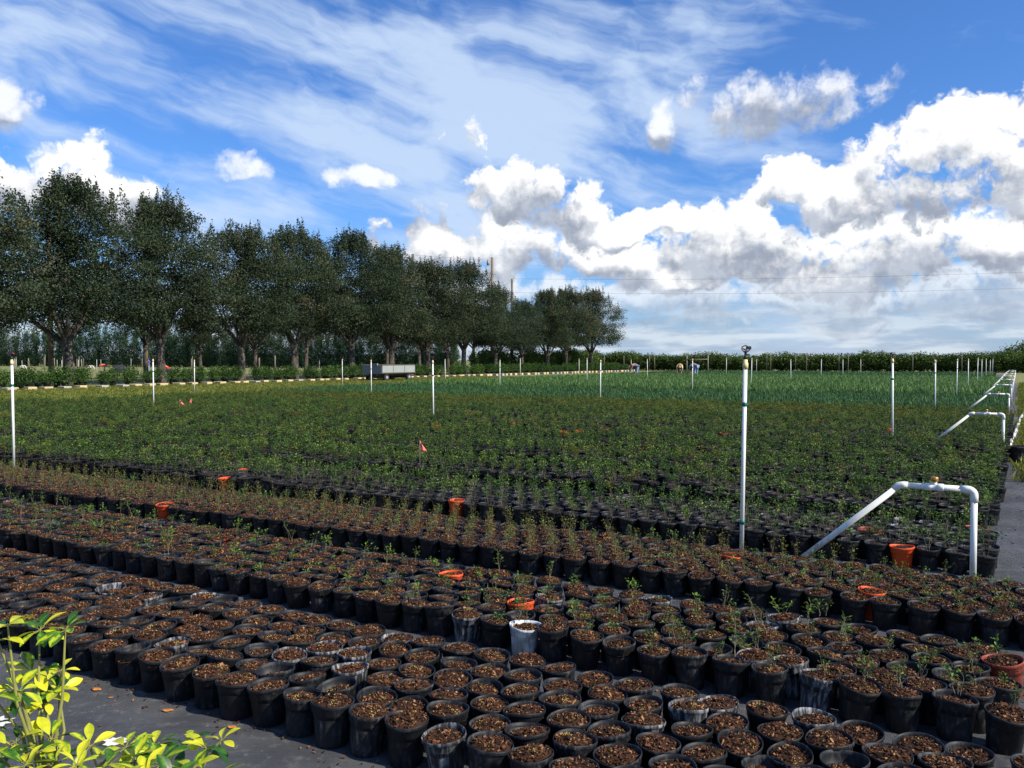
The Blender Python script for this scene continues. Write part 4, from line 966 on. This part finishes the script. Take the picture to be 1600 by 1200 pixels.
person(at_depth(231.5, 92), R(-30), 'stand', 'shirt_blue', 'denim', 'cap_dark', 'standing worker in bright blue shirt and pale jeans beyond the oaks', 1.0)
person(at_depth(263, 88), R(-75), 'crouch', 'shirt_red', 'jeans_dark', 'cap_straw', 'crouching worker in red shirt with straw hat beyond the oaks', 1.25)
person(at_depth(163, 100), R(-60), 'bend', 'shirt_red', 'jeans_dark', 'cap_dark', 'bent worker in red shirt beside the black covered heap', .95)

# ------------------------------------------------------------------ variegated schefflera in the near corner
def leaflet(seed, rr):
    q = random.Random(seed); b_ = MB(); vs_ = []; n = 7; rs = []
    for i in range(n + 1):
        a = i / n; w = .50 * math.sin(math.pi * min(1, a * .93 + .05)) ** .8 * (.55 + .75 * a if a < .75 else 1.1) * .5; z = -.22 * a * a + .03
        for j, s_ in enumerate((-1, -.45, .0, .45, 1)):
            vs_.append((a, s_ * w, z + abs(s_) * w * .35))
    b_.v = vs_; b_.f = [(i * 5 + j, (i + 1) * 5 + j, (i + 1) * 5 + j + 1, i * 5 + j + 1) for i in range(n) for j in range(4)]; b_.mi = [0] * len(b_.f); b_.sm = [True] * len(b_.f)
    ph = q.uniform(0, 6)
    for i in range(n + 1):
        for j in range(5):
            e = rr + .28 * math.sin(ph + i * .9 + j * 1.7) * (1 if 0.15 < rr < .8 else .25); b_.r.append(min(1, max(0, e - (.18 if j in (0, 4) and rr < .8 else 0))))
    return b_.mesh('leaf', ['variegated'])
LF = [leaflet(i, r_) for i, r_ in enumerate((.10, .28, .45, .60, .75, .88, .95, .70))]
def schefflera(base, tips, label, seed, fork_z):
    q = random.Random(seed)
    o = add('schefflera', None, None, base, label=label, cat='plant'); pt = add('pot', POTS['pot_black', 'plain'], o, (0, 0, 0), (0, 0, 0), 1.9)
    fork = Vector((0, 0, fork_z)); st = MB(); st.tube([(0, 0, .2), (.01, 0, fork_z * .6), fork], [.011, .009, .007], 7)
    for tip, sz in tips:
        t = Vector(tip) - Vector(base); st.tube([fork + Vector((0, 0, -q.uniform(0, .25))), fork.lerp(t, .55) + Vector((q.gauss(0, .008), q.gauss(0, .008), -.01)), t], [.0045, .0032, .002], 6, caps=False)
        n = q.randint(6, 8); a0 = q.uniform(0, 6.28); tilt = Euler((q.gauss(0, .3) + .25, q.gauss(0, .3), 0)).to_matrix()
        for k in range(n):
            az_ = a0 + 6.283 * k / n + q.gauss(0, .12); d = tilt @ Vector((math.cos(az_), math.sin(az_), q.uniform(-.15, .55))); L = sz * q.uniform(.6, .95)
            st.tube([t, t + d.normalized() * .012], .0012, 3, caps=False)
            X = d.normalized(); Zr = Vector((0, 0, 1)) - X * X.z; Zr = (Zr.normalized() if Zr.length > .05 else Vector((0, 1, 0))); Yv = Zr.cross(X)
            Mx = Matrix((X, Yv, Zr)).transposed().to_euler()
            l_ = add('leaf', q.choice(LF), o, t + X * .010, (Mx.x + q.gauss(0, .25), Mx.y, Mx.z), L)
    add('stem', st.mesh('stem', ['scheff_stem']), o)
def tipat(x, y, Y): 
    d = ray(x, y); k = Y / d.y; return Vector((d.x * k, Y, H + d.z * k))
A = [(62, 985, 1.72, .052), (102, 985, 1.68, .056), (52, 1052, 1.70, .055), (30, 1080, 1.62, .05), (12, 978, 1.60, .055), (-4, 1000, 1.6, .05), (95, 1048, 1.72, .04), (75, 1068, 1.75, .05), (92, 1080, 1.7, .045), (72, 1095, 1.68, .05), (38, 1098, 1.66, .045), (80, 1155, 1.62, .05), (25, 1160, 1.6, .055), (60, 1175, 1.56, .05), (-10, 1090, 1.58, .05), (0, 1185, 1.52, .055), (40, 1195, 1.5, .05), (85, 1195, 1.52, .05), (-25, 1140, 1.6, .05)]
schefflera((-0.93, 1.63, 0), [(tipat(x, y, Y), s_) for x, y, Y, s_ in A], 'tall variegated yellow and green schefflera on a yellow stem', 21, .72)
Bt = [(140, 1166, 1.62, .045), (196, 1168, 1.55, .052), (240, 1166, 1.6, .055), (290, 1165, 1.58, .048), (322, 1170, 1.56, .055), (345, 1158, 1.62, .05), (210, 1190, 1.5, .055), (250, 1195, 1.48, .055), (165, 1198, 1.48, .05), (120, 1195, 1.5, .05), (300, 1205, 1.48, .05), (340, 1210, 1.5, .05), (225, 1215, 1.42, .055), (130, 1225, 1.42, .05), (270, 1225, 1.42, .055), (180, 1230, 1.4, .055)]
schefflera((-0.70, 1.50, 0), [(tipat(x, y, Y), s_) for x, y, Y, s_ in Bt], 'low bright yellow schefflera tips at the edge of the ground cloth', 22, .62)

# ------------------------------------------------------------------ litter on the cloth
def litter(name, spots, label):
    b_ = MB()
    for (p, L) in spots:
        b_.box((p.x, p.y, .004 + .006), (L, L * rv(.3, .7), rv(.002, .005)), Euler((rv(-.3, .3), rv(-.3, .3), rv(0, 6))), 0, min(.9, max(.1, rng.gauss(.55, .2))))
    return add(name, b_.mesh(name, ['bark_soil']), label=label, kind='stuff')
sp = []
for i in range(420):
    u = rv(-.5, 6.5); v = 2.45 - abs(rng.gauss(0, .07)) if rng.random() < .75 else rv(1.4, 2.4); sp.append((W(u, v), rv(.004, .014)))
for i in range(500):
    v = rv(3.3, 14); sp.append((W(rv(-2.0, -.15) - .03 * (v - 6), v), rv(.005, .022)))
for i in range(260):
    sp.append((W(rv(-.1, 7), rng.choice((3.52, 4.95)) + rng.gauss(0, .07)), rv(.005, .018)))
litter('bark_litter', sp, 'loose bark chips and debris scattered on the ground cloth')
q = random.Random(3)
for i, (x, y, s_, lab) in enumerate(((151, 1080, .050, 'curled orange dead leaf on the grey cloth by the bare pots'), (262, 1113, .048, 'orange dead leaf lying between the pots and the yellow plants'), (362, 1139, .04, 'brown dead leaf close to the bare front pots'), (173, 1092, .022, 'small brown leaf scrap on the grey cloth'))):
    b_ = MB(); n = 6; vs_ = []
    for k in range(n + 1):
        a = k / n; w = .32 * math.sin(math.pi * (a * .94 + .03))
        for s2 in (-1, 0, 1): vs_.append((a - .5, w * s2, .10 * abs(s2) + .10 * (a - .5) ** 2 * 2 + .02))
    b_.add(vs_, [(k * 3 + j, (k + 1) * 3 + j, (k + 1) * 3 + j + 1, k * 3 + j + 1) for k in range(n) for j in range(2)], 0, .5, True)
    o = add('fallen_leaf', b_.mesh('fallen_leaf', ['dead_leaf']), None, ground(x, y) + Vector((0, 0, .005)), (0, 0, q.uniform(-.6, .6)), s_, lab, 'leaf'); md = o.modifiers.new('t', 'SOLIDIFY'); md.thickness = .02
for (x, y, sx) in ((-5, 1132, .09), (178, 1162, .06), (95, 1172, .02)):
    p = ground(x, y); b_ = MB(); n = 22; rr = [q.uniform(.45, 1.0) for _ in range(n)]
    b_.add([(p.x + sx * rr[k] * math.cos(6.283 * k / n), p.y + sx * .8 * rr[k] * math.sin(6.283 * k / n), .008) for k in range(n)], [tuple(range(n))])
    add('lime_splash', b_.mesh('lime_splash', ['lime_splash']), kind='structure')
# grass at the field road
def grass_mesh(seed):
    q = random.Random(seed); b_ = MB()
    for k in range(26):
        t = q.uniform(0, 6.28); L = q.uniform(.05, .13); x0, y0 = q.gauss(0, .08), q.gauss(0, .08); d = Vector((math.cos(t) * .5, math.sin(t) * .5, 1)).normalized()
        b_.leaf((x0, y0, 0), d, (math.cos(t + 1.57), math.sin(t + 1.57), 0), L, .009, 0, q.random(), .3)
    return b_.mesh('grass_tuft', ['grass_blade'])
gm = [grass_mesh(i) for i in range(3)]; gp = []
for i in range(5200):
    v = 12.2 + 50 * rng.random() ** 1.7; u = -.46 - .03 * (v - 13) - 4.5 * rng.random(); p = W(u, v); k_ = pix((p.x, p.y, 0))
    if k_ and k_[0] < 1720: gp.append((p, rv(0, 6.28), rv(.6, 1.4), rng.randrange(12), 0.0, 0.0))
for i in range(15000):
    v = rv(12, 62); u = rv(28.0, 41.8); p = W(u, v); gp.append((p, rv(0, 6.28), rv(.7, 1.6), rng.randrange(12), 0.0, 0.0))
gs = [add('grass_tuft', me, None, W(-.75 - .2 * i, 15 + i), label='tuft of yellow-green grass at the edge of the ground cloth', cat='grass', group='grass tufts at the cloth edge') for i, me in enumerate(gm)]
stuff_instances('grass', gp, 'short yellow-green grass along the field road and kerb line', [(None, gs)])
# loose pots and debris by the path
for (x, y, s_, lab) in ((1588, 722, 1.5, 'larger dark pot standing by itself at the grass edge'), (1575, 690, 1.2, 'small dark pot tucked under the second valve arch')):
    o = place_pot(ground(x, y), lab, None, DSOIL[0], SAP_S[0], 'pot_black', 1, -.01, .5); o.scale = (s_,) * 3
